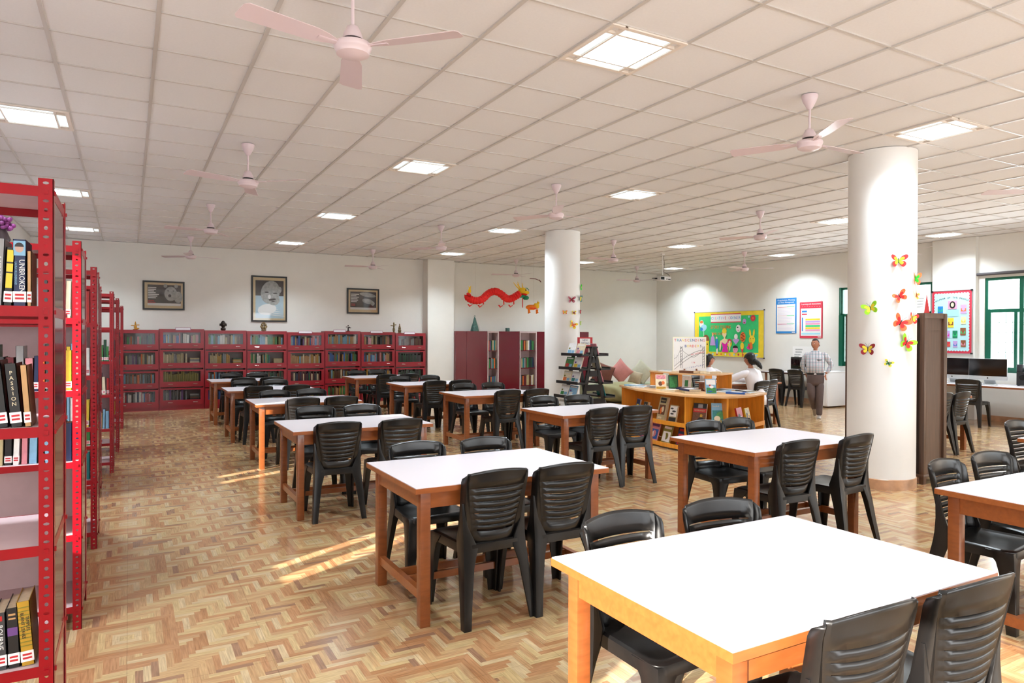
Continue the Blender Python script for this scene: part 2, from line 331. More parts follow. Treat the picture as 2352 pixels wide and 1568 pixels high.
# ------------------------------------------------------------------ tables
wood = mat('orange_brown_wood', (.53, .29, .14), .32, noise=.14, nscale=4, coat=.25, stretch=(3, 3, 14)); woodx = mat('orange_wood_edge', (.58, .32, .15), .3, noise=.12, nscale=4, coat=.3, stretch=(3, 14, 14))
lam = mat('white_laminate', (.9, .875, .9), .22, noise=.01, nscale=2, spec=.5)
def table():
    t = thing('library_table', '', 'table'); X, Y, H = 1.22, .84, .74; hx, hy = X/2, Y/2
    g = G(); g.box(-hx, hx, -hy, hy, H-.03, H-.003, 0); g.box(-hx+.003, hx-.003, -hy+.003, hy-.003, H-.003, H, 1); g.obj('tabletop', [woodx, lam], t)
    g = G()
    for s in (-1, 1): g.box(-hx+.07, hx-.07, s*(hy-.062)-.01, s*(hy-.062)+.01, H-.12, H-.03); g.box(s*(hx-.062)-.01, s*(hx-.062)+.01, -hy+.07, hy-.07, H-.12, H-.03)
    g.obj('apron', woodx, t)
    for sx in (-1, 1):
        for sy in (-1, 1): g = G(); cx, cy = sx*(hx-.072), sy*(hy-.072); g.box(cx-.028, cx+.028, cy-.028, cy+.028, 0, H-.03); g.obj('leg', wood, t, bevel=.003)
    for sx in (-1, 1): g = G(); cx = sx*(hx-.072); g.box(cx-.016, cx+.016, -hy+.09, hy-.09, .13, .18); g.obj('stretcher', woodx, t)
    for sy in (-1, 1): g = G(); g.box(-hx+.07, hx-.07, sy*.07-.013, sy*.07+.013, .135, .175); g.obj('stretcher', woodx, t)
    return t
TB = [ # x centre, y centre, description
 (1.91, 1.64, 'the sunlit front table'), (1.885, 3.73, 'second table, left row'), (1.77, 6.17, 'third table, left row'), (1.86, 8.62, 'fourth table, left row'),
 (1.82, 10.83, 'fifth table, left row'), (1.82, 13.05, 'sixth table, left row'),
 (4.25, 13.0, 'middle row table nearest the cabinets'), (4.40, 10.8, 'middle row table before the pier'), (4.43, 8.6, 'table left of the far column'), (4.34, 6.12, 'table beside the book display'),
 (4.30, 3.70, 'the table left of the near column'), (4.26, 1.65, 'the table at the lower right'), (9.36, 5.58, 'the table behind the brown cupboard'), (6.66, 2.38, 'the table cut by the frame edge'), (9.36, 8.70, 'the table of the two women')]
TL = ['white topped wooden table nearest the camera, bright in the sun', 'white topped wooden table, second of the left row', 'white topped wooden table, third of the left row', 'white topped wooden table, fourth of the left row, one orange lit leg', 'white topped wooden table, fifth of the left row', 'white topped wooden table, sixth and last of the left row',
 'white topped wooden table of the middle row, nearest the glass cabinets', 'white topped wooden table of the middle row, in front of the wall pier', 'white topped wooden table of the middle row, left of the far column', 'white topped wooden table of the middle row, beside the book display',
 'white topped orange wooden table just left of the near column', 'white topped table at lower right with two chairs beyond it', 'small part of a table between brown cupboard and black chairs', 'corner of a white topped table at the frame edge', 'white topped table where two women in white sit']
t0 = table()
for i, ((x, y, _), lb) in enumerate(zip(TB, TL)):
    if i == 0: t0.location = (x, y, 0); t0['label'] = lb; t0['group'] = 'reading tables'
    else: dup(t0, (x, y, 0), 0, lb, 'reading tables')
# ------------------------------------------------------------------ chairs
pl = mat('charcoal_plastic', (.082, .077, .076), .3, noise=.1, nscale=30, bump=.05, spec=.5)
def chair():
    t = thing('plastic_chair', '', 'chair')
    # backrest: a curved shell with slits between its slats
    vz = [0.0, .055]
    z = .055
    rows_open = []
    ns = 7; top = .305; step = (top-.08)/ns
    rows = [(0, .035, False), (.035, .08, False)]; z = .08
    for k in range(ns):
        h = .014 if k == 0 else .0042
        rows.append((z, z+h, True)); rows.append((z+h, z+step, False)); z += step
    rows.append((z, z+.0042, True)); rows.append((z+.0042, .34, False)); rows.append((.34, .37, False)); rows.append((.37, .382, False))
    zs = [rows[0][0]]+[r[1] for r in rows]
    us = [-1.0, -.93, -.86, -.8]+[-.8+1.6*k/8 for k in range(1, 8)]+[.8, .86, .93, 1.0]; nu = len(us)
    g = G(); vv = []
    for ri, zz in enumerate(zs):
        v = zz/.382; wo = .186+.014*v; wi = (.09+.078*min(1, v*1.1))/.8
        bul = .006*((ri % 2) if 1 < ri < len(zs)-3 else 0)
        for u in us:
            a = abs(u); sg = 1 if u >= 0 else -1
            if a <= .8: x = wi*u
            else: x = sg*(wi*.8+(wo-wi*.8)*(a-.8)/.2)
            q = x/wo; y = -.165-.075*v+.034*q*q-(bul if a < .79 else 0)
            if .82 < a < .9: y += .012
            if a > .99: y += .03
            zc = .415+zz+(.028*(1-q*q)*max(0, (v-.6)/.4)) - .014*(1-q*q)*(1 if 0 < ri < len(zs)-2 else .4)
            if ri >= len(zs)-2 and a > .9: zc -= (.004 if a < .95 else .014)*(1 if ri == len(zs)-2 else 1.6); x *= .985
            vv.append((x, y, zc))
    fs = []
    for ri in range(len(zs)-1):
        for c in range(nu-1):
            if rows[ri][2] and 3 <= c <= nu-5: continue
            fs.append((ri*nu+c, ri*nu+c+1, (ri+1)*nu+c+1, (ri+1)*nu+c))
    g.add(vv, fs, True); o = g.obj('backrest', pl, t)
    md = o.modifiers.new('s', 'SOLIDIFY'); md.thickness = .007; md.offset = 0; bake(o)
    # seat
    def rr(hx0, hx1, y0, y1, r, z):
        pts = []
        for cx, cy, a0 in ((hx1-r, y1-r, 0), (-hx1+r, y1-r, 90), (-hx0+r, y0+r, 180), (hx0-r, y0+r, 270)):
            for k in range(5): a = math.radians(a0+22.5*k); pts.append((cx+r*math.cos(a), cy+r*math.sin(a), z))
        return pts
    g = G(); g.loft([rr(.165, .18, -.16, .185, .03, .375), rr(.185, .205, -.178, .213, .045, .372), rr(.185, .207, -.18, .217, .045, .4), rr(.183, .204, -.178, .213, .045, .418), rr(.172, .19, -.168, .198, .04, .425), rr(.15, .165, -.15, .17, .05, .417), rr(.08, .09, -.09, .1, .04, .409)]); g.obj('seat', pl, t)
    def leg(lv, sx, sy):
        th = .012; rings = []
        for z, x, y, wx, wy in lv:
            P = [(0, 0), (-wx, 0), (-wx, -th), (-th, -th), (-th, -wy), (0, -wy)]
            rings.append([(sx*(x+a), sy*(y+b), z) for a, b in P])
        g = G(); g.loft(rings, smooth=False); g.obj('leg', pl, t, bevel=.002)
    for s in (-1, 1):
        leg([(.415, .204, .21, .13, .13), (.39, .206, .213, .105, .11), (.36, .208, .215, .08, .085), (.3, .211, .218, .066, .07), (.15, .215, .223, .052, .056), (0, .219, .229, .04, .045)], s, 1)
        leg([(.64, .194, .168, .012, .012), (.52, .190, .168, .028, .05), (.44, .189, .174, .065, .085), (.40, .190, .18, .085, .085), (.365, .192, .186, .075, .08), (.3, .197, .199, .06, .072), (.15, .208, .222, .049, .058), (0, .221, .25, .042, .044)], s, -1)
    return t
c0 = chair(); first = [True]
def put(x, y, rz, lb, grp='black plastic chairs'):
    if first[0]: first[0] = False; c0.location = (x, y, 0); c0.rotation_euler[2] = rz; c0['label'] = lb; c0['group'] = grp; return c0
    return dup(c0, (x, y, 0), rz, lb, grp)
# per table: near side backs (x, y of the back top), far side backs
SEAT = [
 ([(1.72, 1.10, -2), (2.19, 1.08, -2)], [(1.72, 2.22, 4), (2.20, 2.2, -6)]),
 ([(1.71, 3.22, 2), (2.14, 3.2, 0)], [(1.67, 4.36, 0), (2.17, 4.33, 2)]),
 ([(1.52, 5.64, -2), (2.05, 5.62, 0)], [(1.62, 7.05, -3), (2.09, 7.0, 0)]),
 ([(1.74, 8.05, 2), (2.20, 8.05, -3)], [(1.66, 9.4, 2), (2.12, 9.42, -2)]),
 ([(1.60, 10.22, 0), (2.12, 10.25, 3)], [(1.62, 11.8, 0), (2.08, 11.75, 0)]),
 ([(1.70, 12.44, 0), (2.16, 12.42, 0)], [(1.68, 14.0, 0), (2.14, 14.0, 0)]),
 ([(4.20, 12.36, 2), (4.66, 12.38, -2)], [(4.08, 14.0, 0), (4.52, 14.0, 4)]),
 ([(4.28, 10.22, 0), (4.74, 10.24, 0)], [(4.20, 11.75, -2), (4.80, 11.8, 2)]),
 ([(4.42, 8.04, 0), (4.86, 8.03, 0)], [(4.42, 9.5, 2), (4.90, 9.5, 0)]),
 ([(4.14, 5.56, 2), (4.60, 5.58, -4)], [(4.30, 7.02, 2), (4.74, 6.97, -3)]),
 ([(4.07, 3.18, -2), (4.67, 3.17, 4)], [(4.22, 4.34, -3), (4.66, 4.36, 5)]),
 ([], [(4.12, 2.30, 6), (4.62, 2.32, -4)]),
 ([(9.19, 5.06, -3), (9.60, 5.05, 2)], []),
 ([], [(6.62, 3.1, 0)]),
 ([(9.03, 7.85, 8), (9.43, 8.02, 14)], [(9.42, 9.75, 0)])]
for (ns, fs_), (tx, ty, d) in zip(SEAT, TB):
    for side, lst in (('near', ns), ('far', fs_)):
        for k, (x, y, a) in enumerate(lst):
            w_ = '' if len(lst) == 1 else ('left one, ' if k == 0 else 'right one, ')
            if side == 'far' and len(lst) == 1: w_ = ''
            lb = 'black slatted chair, %s%s side of %s' % (w_, side, d)
            yy = y+.235 if side == 'near' else y-.235
            put(x, yy, math.radians(a)+(0 if side == 'near' else PI), lb)
put(12.98, 10.78, -PI/2, 'black plastic chair at the computer desk, nearer the green board')
put(12.98, 10.27, -PI/2, 'black plastic chair at the computer desk, nearer the standing man')
put(12.78, 6.62, -PI/2+.15, 'black plastic chair facing the all-in-one computer beside the speakers')
put(12.78, 7.25, -PI/2, 'black plastic chair at the computer half hidden by the brown cupboard')
# ------------------------------------------------------------------ books
PAL = {'black': (.1, .1, .11), 'dark blue': (.1, .15, .3), 'blue': (.15, .35, .65), 'light blue': (.5, .68, .8), 'teal': (.05, .45, .45), 'dark green': (.08, .27, .18), 'green': (.2, .5, .25), 'olive': (.5, .46, .15), 'yellow': (.88, .75, .2),
 'mustard': (.72, .55, .15), 'orange': (.85, .42, .15), 'red': (.72, .12, .12), 'maroon': (.36, .08, .12), 'brown': (.4, .24, .15), 'tan': (.74, .57, .38), 'cream': (.88, .82, .7), 'white': (.92, .91, .9), 'grey': (.55, .55, .56), 'pink': (.82, .52, .56), 'purple': (.4, .25, .5), 'beige': (.72, .66, .5), 'dark grey': (.24, .24, .25)}
pgm = mat('book_pages', (.86, .78, .66), .9, noise=.08, nscale=60); stk = mat('white_sticker', (.93, .9, .9), .6, noise=0); stt = mat('red_print', (.75, .15, .18), .6, noise=0)
def cov(c): return mat('cover_'+c.replace(' ', '_'), PAL[c], .4, noise=.12, nscale=25)
BOOKS = [0]
def book(p, dims, c, label, group, rz=0, rx=0, ry=0, sticker=False, marks=None, name='book'):
    w_, h, d = dims; g = G(); t = .002; JIT[0] = False
    g.box(0, w_, 0, .003, 0, h, 0); g.box(0, t, 0, d, 0, h, 0); g.box(w_-t, w_, 0, d, 0, h, 0); g.box(t, w_-t, .003, d-.004, .004, h-.004, 1)
    ms = [cov(c), pgm]
    if sticker:
        ms += [stk, stt]; g.box(0, w_, -.0008, 0, .012, .045, 2)
        for k in range(2): g.box(w_*.15, w_*.85, -.0014, -.0008, .02+.011*k, .026+.011*k, 3)
    if marks: marks(g, ms)
    JIT[0] = True; o = g.obj(name, ms, None, fixn=False, angle=False)
    o.matrix_world = TR(p[0], p[1], p[2], rz) @ Matrix.Rotation(ry, 4, 'Y') @ Matrix.Rotation(rx, 4, 'X')
    BOOKS[0] += 1
    return tag(o, label, 'book', group)
def stext(st, size, zc, col, w_, rot=-PI/2, width=None, mi=None):      # writing down a spine
    def f(g, ms):
        ms.append(mat('print_'+col.replace(' ', '_'), PAL[col], .5, noise=0)); o = g.T
        g.T = Matrix.Translation((w_/2, -.0012, zc)) @ Matrix.Rotation(PI/2, 4, 'X') @ Matrix.Rotation(rot, 4, 'Z')
        g.text(st, size, (0, 0, 0), .0005, len(ms)-1, width); g.T = o
    return f
# ------------------------------------------------------------------ red slotted-angle racks
redp = mat('red_rack_enamel', (.58, .004, .08), .3, noise=.05, coat=.1, spec=.35); redd = mat('maroon_rack_panel', (.36, .1, .15), .16, noise=.06, nscale=4, coat=.5); shw = mat('pale_shelf_sheet', (.86, .76, .77), .45, noise=.04)
def slotted(g, x0, x1, y, z0, z1):      # plate in a plane of constant y with a column of punched holes
    n = int((z1-z0)/.0275); p = (z1-z0)/n; xc = (x0+x1)/2
    for k in range(n):
        a = z0+k*p; b = a+p; zc = (a+b)/2; rx, rz = ((.0055, .0065) if k % 2 == 0 else (.0085, .0048))
        out = [(x0, a), (xc, a), (x1, a), (x1, zc), (x1, b), (xc, b), (x0, b), (x0, zc)]
        inn = [(xc+rx*math.cos(t), zc+rz*math.sin(t)) for t in [math.radians(q) for q in (225, 270, 315, 0, 45, 90, 135, 180)]]
        for yy in (y, y+.0025):
            g.add([(u, yy, v) for u, v in out+inn], [(i, (i+1) % 8, 8+(i+1) % 8, 8+i) for i in range(8)])
        g.add([(u, yy, v) for yy in (y, y+.0025) for u, v in inn], [(i, (i+1) % 8, 8+(i+1) % 8, 8+i) for i in range(8)])
SHZ = [.12, .49, .865, 1.232, 1.605, 1.975]
RK = [(2.57, -.205, 'nearest'), (4.19, -.215, 'second'), (5.72, -.2, 'third'), (7.50, -.24, 'fourth'), (8.8, -.15, 'fifth'), (10.35, -.115, 'sixth'), (12.9, -.085, 'seventh'), (14.35, -.1, 'eighth')]
def rack(i, y0, xe, nm, back):
    t = thing('metal_rack', '%s red slotted metal book rack, counted from the camera' % nm if i else 'nearest tall red slotted metal book rack, filling the left edge', 'bookshelf', (xe, y0, 0), 0, 'red metal book racks')
    L_ = xe-XL-.06; D = .47
    for sx in (0, 1):
        for sy in (0, 1):
            g = G(); x0, x1 = (-.04, 0) if sx == 0 else (-L_, -L_+.04)
            yy = 0 if sy == 0 else D-.0025
            slotted(g, x0, x1, yy, 0, 2.0)
            xo = x1-.0025 if sx == 0 else x0
            ya, yb = (0, .035) if sy == 0 else (D-.035, D); g.box(xo, xo+.0025, ya, yb, 0, 2.0)
            for z in SHZ: g.lathe([(.006, -.005), (.006, .003)], ((x0+x1)/2, 0, 0), 8) if 0 else g.box((x0+x1)/2-.006, (x0+x1)/2+.006, yy-.004 if sy == 0 else yy, yy+.003, z-.024, z-.012)
            if sx == 0:
                for z in SHZ: g.box(0, .005, (ya+yb)/2-.006, (ya+yb)/2+.006, z-.024, z-.012)
            g.obj('post', redp, t, fixn=False)
    for z in SHZ:
        g = G(); g.box(-L_+.003, -.003, .003, D-.003, z-.004, z-.001, 1)
        for y in (.002, D-.005): g.box(-L_+.003, -.003, y, y+.003, z-.032, z, 0)
        g.box(-.006, -.003, .003, D-.003, z-.032, z, 0); g.box(-L_+.003, -L_+.006, .003, D-.003, z-.032, z, 0)
        g.obj('shelf', [redp, shw], t, fixn=False)
    g = G(); g.box(-.0055, -.0035, .01, D-.01, .06, 1.98); g.obj('end_panel', redd, t)
    if back: g = G(); g.box(-L_+.003, -.04, D-.012, D-.01, *back); g.obj('back_panel', shw, t)
    return t
for i, (y0, xe, nm) in enumerate(RK): rack(i, y0, xe, nm, {1: (.12, .86), 2: (.86, 1.6), 4: (.5, 1.2)}.get(i))
# books of the nearest rack, as seen between post and frame edge
y0 = 2.60
LV = {1.605: 'upper', 1.232: 'middle', .865: 'lower middle', .49: 'low', .12: 'bottom'}
z = 1.6055
def tmarks(bands):
    def f(g, ms):
        for col, x0, x1, z0, z1 in bands:
            m = mat('print_'+col.replace(' ', '_'), PAL[col], .5, noise=0)
            if m not in ms: ms.append(m)
            g.box(x0, x1, -.0012, 0, z0, z1, ms.index(m))
    return f
def both(*fs):
    def f(g, ms):
        for q in fs: q(g, ms)
    return f
bk = 'books on the nearest red rack'
book((-.277, y0, z), (.012, .17, .14), 'tan', 'thin tan book beside the red post, upper shelf of nearest rack', bk, sticker=True)
book((-.312, y0, z), (.033, .205, .15), 'dark blue', 'dark blue book titled UNBROKEN with a portrait on its spine', bk, sticker=True, marks=both(stext('UNBROKEN', .02, .092, 'white', .044, width=.10), stext('LAURA HILLENBRAND', .008, .1, 'light blue', .014, width=.07),
     tmarks([('light blue', .001, .032, .155, .2)]), (lambda g, ms: (ms.extend([mat('print_skin', (.72, .6, .55), .5, noise=0), mat('print_hair', (.15, .14, .16), .5, noise=0)]), g.add([(.016+.011*math.cos(a), -.0016, .178+.014*math.sin(a)) for a in [k*PI/6 for k in range(12)]], [tuple(range(12))], False, len(ms)-2), g.add([(.016+.012*math.cos(a), -.002, .182+.013*math.sin(a)) for a in [k*PI/6 for k in range(7)]], [tuple(range(7))], False, len(ms)-1)))))
book((-.337, y0, z), (.022, .18, .14), 'black', 'black book with yellow block title on the upper shelf of nearest rack', bk, ry=.05, sticker=True, marks=tmarks([('yellow', .003, .019, .055, .1), ('yellow', .003, .019, .105, .13), ('yellow', .003, .019, .135, .172)]))
book((-.362, y0, z), (.022, .205, .15), 'grey', 'grey book with pale letters left of the black and yellow book', bk, ry=.04, marks=stext('HOUSE', .011, .11, 'white', .022, width=.08))
z = 1.2325
book((-.283, y0, z), (.018, .19, .14), 'tan', 'light tan book beside the red post, middle shelf of nearest rack', bk, ry=-.07, sticker=True)
book((-.318, y0, z), (.03, .195, .15), 'black', 'black book titled PASSION on the middle shelf of nearest rack', bk, ry=-.09, sticker=True, marks=stext('P\nA\nS\nS\nI\nO\nN', .016, .118, 'cream', .03, rot=0))
book((-.357, y0, z), (.033, .205, .15), 'black', 'black book with faint vertical title left of the PASSION book', bk, ry=-.1, sticker=True, marks=stext('R\nA\nF\nI\nN\nE', .013, .115, 'grey', .033, rot=0))
book((-.385, y0, z), (.018, .16, .14), 'olive', 'olive green book at the frame edge, middle shelf of nearest rack', bk, ry=-.08, sticker=True)
z = .4905
book((-.292, y0, z), (.034, .20, .15), 'mustard', 'worn yellow book with diagonal stripes on the low shelf', bk, ry=-.07, sticker=True, marks=both(*[tmarks([('olive', .002, .032, .06+.012*k, .063+.012*k)]) for k in range(11)], stext('TEMPLES', .012, .13, 'black', .05), stext('BURNT LEAVES', .012, .125, 'black', .024)))
book((-.325, y0, z), (.03, .185, .15), 'black', 'black book with a purple band left of the striped yellow book', bk, ry=-.04, sticker=True, marks=tmarks([('purple', .002, .028, .1, .125), ('tan', .006, .024, .15, .155), ('tan', .006, .024, .162, .168)]))
book((-.358, y0, z), (.03, .175, .15), 'dark grey', 'black book titled BOURNE on the low shelf', bk, ry=-.03, sticker=True, marks=both(stext('BOURNE', .02, .1, 'white', .03, width=.075), tmarks([('red', .008, .022, .15, .165)])))
mixed = ['black', 'dark blue', 'teal', 'tan', 'cream', 'white', 'red', 'maroon', 'brown', 'green', 'dark green', 'orange', 'blue', 'grey', 'purple', 'pink', 'beige', 'yellow', 'dark grey', 'light blue']
def row(y, xr, n, z, pal, shelf, grp, wr=(.018, .036), hr=(.16, .24), d=.14, lean=.3, from_right=True):
    x = xr; used = {}
    for k in range(n):
        w_ = random.uniform(*wr); c = random.choice(pal); h = random.uniform(*hr)
        ln = random.uniform(-.05, .05) if random.random() < lean else 0
        x -= w_+.001+abs(ln)*h*.8
        used[c] = used.get(c, 0)+1
        book((x, y, z+.0005), (w_, h, d), c, '%s book, %s from the right, %s' % (c, ORD[k], shelf), grp, ry=ln*.8, sticker=random.random() < .5)
for i, rows_, n in ((1, (1.605, 1.232, .865), 11), (2, (1.605, 1.232, .865, .49), 7), (3, (1.605, 1.232, .865, .49), 5), (4, (1.232, .865, .49), 3), (5, (1.232, .865, .49), 2)):
    y, xe, nm = RK[i]
    for zz in rows_: row(y+.05, xe-.045, n, zz, mixed, '%s shelf of the %s red rack' % (LV[zz], nm), 'books on the %s red rack' % nm)
# purple flower head behind the first books, standing on the second rack
g = G(); 
for k in range(60):
    a = random.uniform(0, 6.28); r = random.uniform(0, .05); g.ell((r*math.cos(a), r*math.sin(a)*.7, .1+random.uniform(0, .05)-r*.4), (.012, .012, .012), 6)
fl = thing('flower_bunch', 'bunch of small purple flowers above the books, top of second red rack', 'flowers', (-.57, 4.35, 1.976)); g.obj('blossoms', mat('purple_petals', (.42, .12, .38), .7, noise=.3), fl)
g = G(); g.lathe([(.03, 0), (.04, .03), (.02, .08), (.022, .1)], n=14); g.obj('vase', mat('dark_glaze', (.15, .1, .12), .3), fl)
# ------------------------------------------------------------------ glass-front cabinets along the back wall
mar = mat('cabinet_maroon_enamel', (.54, .01, .1), .38, noise=.04, coat=.08); inn = mat('cabinet_inside_grey', (.68, .63, .62), .6, noise=.03); chrome = mat('chrome', (.85, .85, .86), .15, 1, noise=0)
white = mat('white_plate', (.92, .9, .93), .5, noise=0); mauve = mat('mauve_edge', (.6, .3, .45), .5, noise=0)
CX = [-.3, .533, 1.372, 2.201, 3.039, 3.86, 4.69, 5.52, 6.30]; CH = [1.632, 1.654, 1.632, 1.622, 1.602, 1.633, 1.618, 1.595]
CF = 15.68; names = ['first', 'second', 'third', 'fourth', 'fifth', 'sixth', 'seventh', 'eighth']
stuffb = G(); stm = []; 
def stuff_book(x0, x1, y0_, y1_, z0, z1, c):
    m = cov(c)
    if m not in stm: stm.append(m)
    JIT[0] = False; stuffb.box(x0, x1, y0_, y1_, z0, z1, stm.index(m)); JIT[0] = True
CP = [ # palettes per cabinet, four rows from the top
 (mixed, ['grey', 'beige', 'purple', 'orange', 'white', 'dark grey'], ['grey', 'brown', 'light blue', 'orange', 'dark grey'], ['blue', 'white', 'pink', 'red', 'dark blue', 'grey']),
 (['light blue', 'tan', 'beige', 'blue', 'white', 'pink'], ['grey', 'beige', 'beige', 'cream'], ['olive', 'olive', 'olive'], ['dark grey', 'brown', 'grey', 'purple', 'beige']),
 (['olive', 'green', 'beige', 'white', 'light blue', 'brown'], ['dark green', 'beige', 'dark blue', 'mustard', 'grey'], ['olive', 'light blue', 'dark blue', 'brown', 'orange'], ['dark blue', 'blue', 'grey']),
 (['light blue', 'beige', 'green', 'olive', 'cream', 'teal'], ['beige', 'green', 'white', 'teal'], ['dark green', 'dark grey', 'brown'], mixed),
 (['blue', 'red', 'purple', 'cream', 'light blue', 'tan'], ['tan', 'tan', 'mustard', 'light blue', 'cream', 'white'], ['maroon', 'dark grey', 'dark blue', 'cream', 'green'], mixed),
 (['beige', 'tan', 'cream', 'tan', 'light blue'], ['brown', 'olive', 'tan', 'blue', 'green'], ['brown', 'light blue', 'olive', 'red', 'cream', 'dark grey'], ['yellow', 'green', 'pink', 'brown', 'tan']),
 (['beige', 'tan', 'pink', 'brown', 'dark grey'], ['pink', 'tan', 'light blue', 'blue', 'brown'], ['grey', 'dark blue', 'tan', 'mustard'], mixed),
 (['brown', 'maroon', 'grey', 'brown'], ['dark grey', 'dark green', 'black'], ['dark grey', 'black', 'dark green'], ['black', 'dark grey'])]
for i in range(8):
    x0, x1, H = CX[i], CX[i+1]-.006, CH[i]; W = x1-x0; yb = .36
    t = thing('glass_cabinet', 'maroon steel cabinet with four glazed flap doors, %s from the racks along the back wall' % names[i], 'cabinet', (x0, CF, 0), 0, 'maroon glass fronted bookcases')
    g = G(); g.box(0, .02, .02, yb, 0, H); g.box(W-.02, W, .02, yb, 0, H); g.box(0, W, .02, yb, H-.04, H); g.box(0, W, .02, yb, 0, .12); g.box(.02, W-.02, yb-.01, yb, .1, H-.04, 1)
    rz_ = [(H-.29, H-.068), (H-.69, H-.455), (H-1.075, H-.865), (H-1.45, H-1.24)]
    for a, b in rz_: g.box(.02, W-.02, .03, yb-.01, a-.02, a-.006, 1)
    g.obj('body', [mar, inn], t)
    for k, (a, b) in enumerate(rz_):
        lo, hi = a-.11, b+.03
        g = G(); g.box(.012, W-.012, 0, .02, lo, a); g.box(.012, W-.012, 0, .02, b, hi); g.box(.012, .07, 0, .02, a, b); g.box(W-.07, W-.012, 0, .02, a, b)
        dr = g.obj('door', mar, t)
        g = G(); g.box(.07, W-.07, .008, .011, a, b); g.obj('pane', glass('cabinet_pane', (.98, .99, .99), ior=1.2), dr)
        for xx in (.15, W-.22): g = G(); g.tube([(xx, -.002, a-.05), (xx+.01, -.022, a-.05), (xx+.09, -.022, a-.052), (xx+.1, -.002, a-.052)], .006, 6); g.obj('handle', chrome, dr)
        pal = CP[i][k]; x = .075; q = 0
        while x < W-.1:
            w_ = random.uniform(.022, .05) if k == 0 else random.uniform(.02, .04)
            if x+w_ > W-.075: break
            h = random.uniform(.15, .215)*(1 if pal is not CP[1][2] else .98); gap = random.random() < .1 and k != 2
            if not gap:
                c = random.choice(pal)
                if k == 0: book((x0+x, CF+.07, a-.0055), (w_, h, .16), c, '%s book, %s from the left behind the top pane of the %s cabinet' % (c, ORD[q], names[i]), 'books behind the top panes of the cabinets'); q += 1
                else: stuff_book(x0+x, x0+x+w_-.002, CF+.07, CF+.22, a-.0055, a+h-.0055, c)
            x += w_+.0015
            if i in (1, 2, 3) and k in (1, 3) and x > W*.6: break
        if i in (1, 2, 3) and k in (1, 3):      # a lying pile at the end of the row
            zz = a-.0055
            for u in range(4): hh = random.uniform(.02, .035); stuff_book(x0+W*.68, x0+W-.09, CF+.06, CF+.2, zz, zz+hh, random.choice(pal)); zz += hh
    if i in (1, 4, 5, 6, 7):
        px = {1: (.826, 1.109), 4: (3.282, 3.576), 5: (4.053, 4.332), 6: (4.914, 5.208), 7: (5.736, 6.011)}[i]
        g = G(); g.box(px[0]-x0, px[1]-x0, -.006, -.001, H-.025, H+.03, 1); g.box(px[0]-x0+.008, px[1]-x0-.008, -.008, -.006, H-.018, H+.023, 0); g.obj('name_plate', [white, mauve], t)
if stuffb.v:
    o = stuffb.obj('cabinet_books', stm, fixn=False, angle=False); tag(o, 'rows of mixed books behind the lower panes of the maroon cabinets', 'books', None, 'stuff')
# ------------------------------------------------------------------ maroon compactor shelving right of the pier
mg = mat('maroon_gloss_sheet', (.4, .04, .12), .2, noise=.05, nscale=2, coat=.4); rail = mat('pale_rail', (.75, .66, .66), .4, noise=.1, nscale=20)
def endp(x0, x1, lb):
    g = G(); g.box(0, x1-x0, 0, .36, 0, 1.655); t = thing('steel_cupboard', lb, 'cupboard', (x0, CF, 0), 0, 'maroon steel cupboards'); g.obj('body', mg, t, bevel=.004)
    g = G(); g.box(.006, x1-x0-.006, -.004, 0, .06, 1.64); g.obj('door', mg, t); return t
endp(7.085, 7.383, 'plain maroon steel cupboard next to the wall pier')
endp(7.387, 7.965, 'plain maroon steel cupboard, second from the wall pier')
endp(8.30, 8.90, 'plain maroon steel cupboard between the two open bookcases')
endp(9.435, 9.93, 'maroon steel cupboard just left of the far round column')
endp(10.60, 11.10, 'maroon steel cupboard showing right of the far column')
def openc(x0, x1, lb, n, sn):
    t = thing('open_bookcase', lb, 'bookcase', (x0, CF, 0), 0, 'open maroon bookcases'); W = x1-x0
    g = G(); g.box(0, .03, 0, .36, 0, 1.66); g.box(W-.03, W, 0, .36, 0, 1.66); g.box(0, W, 0, .36, 1.62, 1.66); g.box(0, W, 0, .36, 0, .1); g.obj('frame', rail, t)
    g = G(); g.box(.03, W-.03, .34, .36, .1, 1.62); g.obj('back_panel', shw, t)
    for z in (1.165, .705, .25):
        g = G(); g.box(.03, W-.03, .02, .34, z-.02, z); g.obj('shelf', mg, t)
    for z, s in ((1.165, 'top'), (.705, 'middle'), (.25, 'bottom')):
        x = .035; k = 0
        while x < W-.07 and k < n:
            w_ = random.uniform(.028, .048); c = random.choice(['teal', 'dark green', 'orange', 'dark blue', 'white', 'maroon', 'brown', 'grey', 'pink', 'black', 'beige', 'green', 'purple'])
            if x+w_ > W-.03: break
            book((x0+x, CF+.05, z+.0005), (w_, random.uniform(.24, .27), .18), c, '%s book, %s from the left, %s shelf of %s' % (c, ORD[k], s, sn), 'books in the open maroon bookcases'); k += 1; x += w_+.001
openc(7.97, 8.295, 'narrow open bookcase between maroon cupboards, left one of two', 8, 'the narrow open bookcase')
openc(8.91, 9.43, 'wider open bookcase between maroon cupboards beside the far column', 13, 'the wider open bookcase')
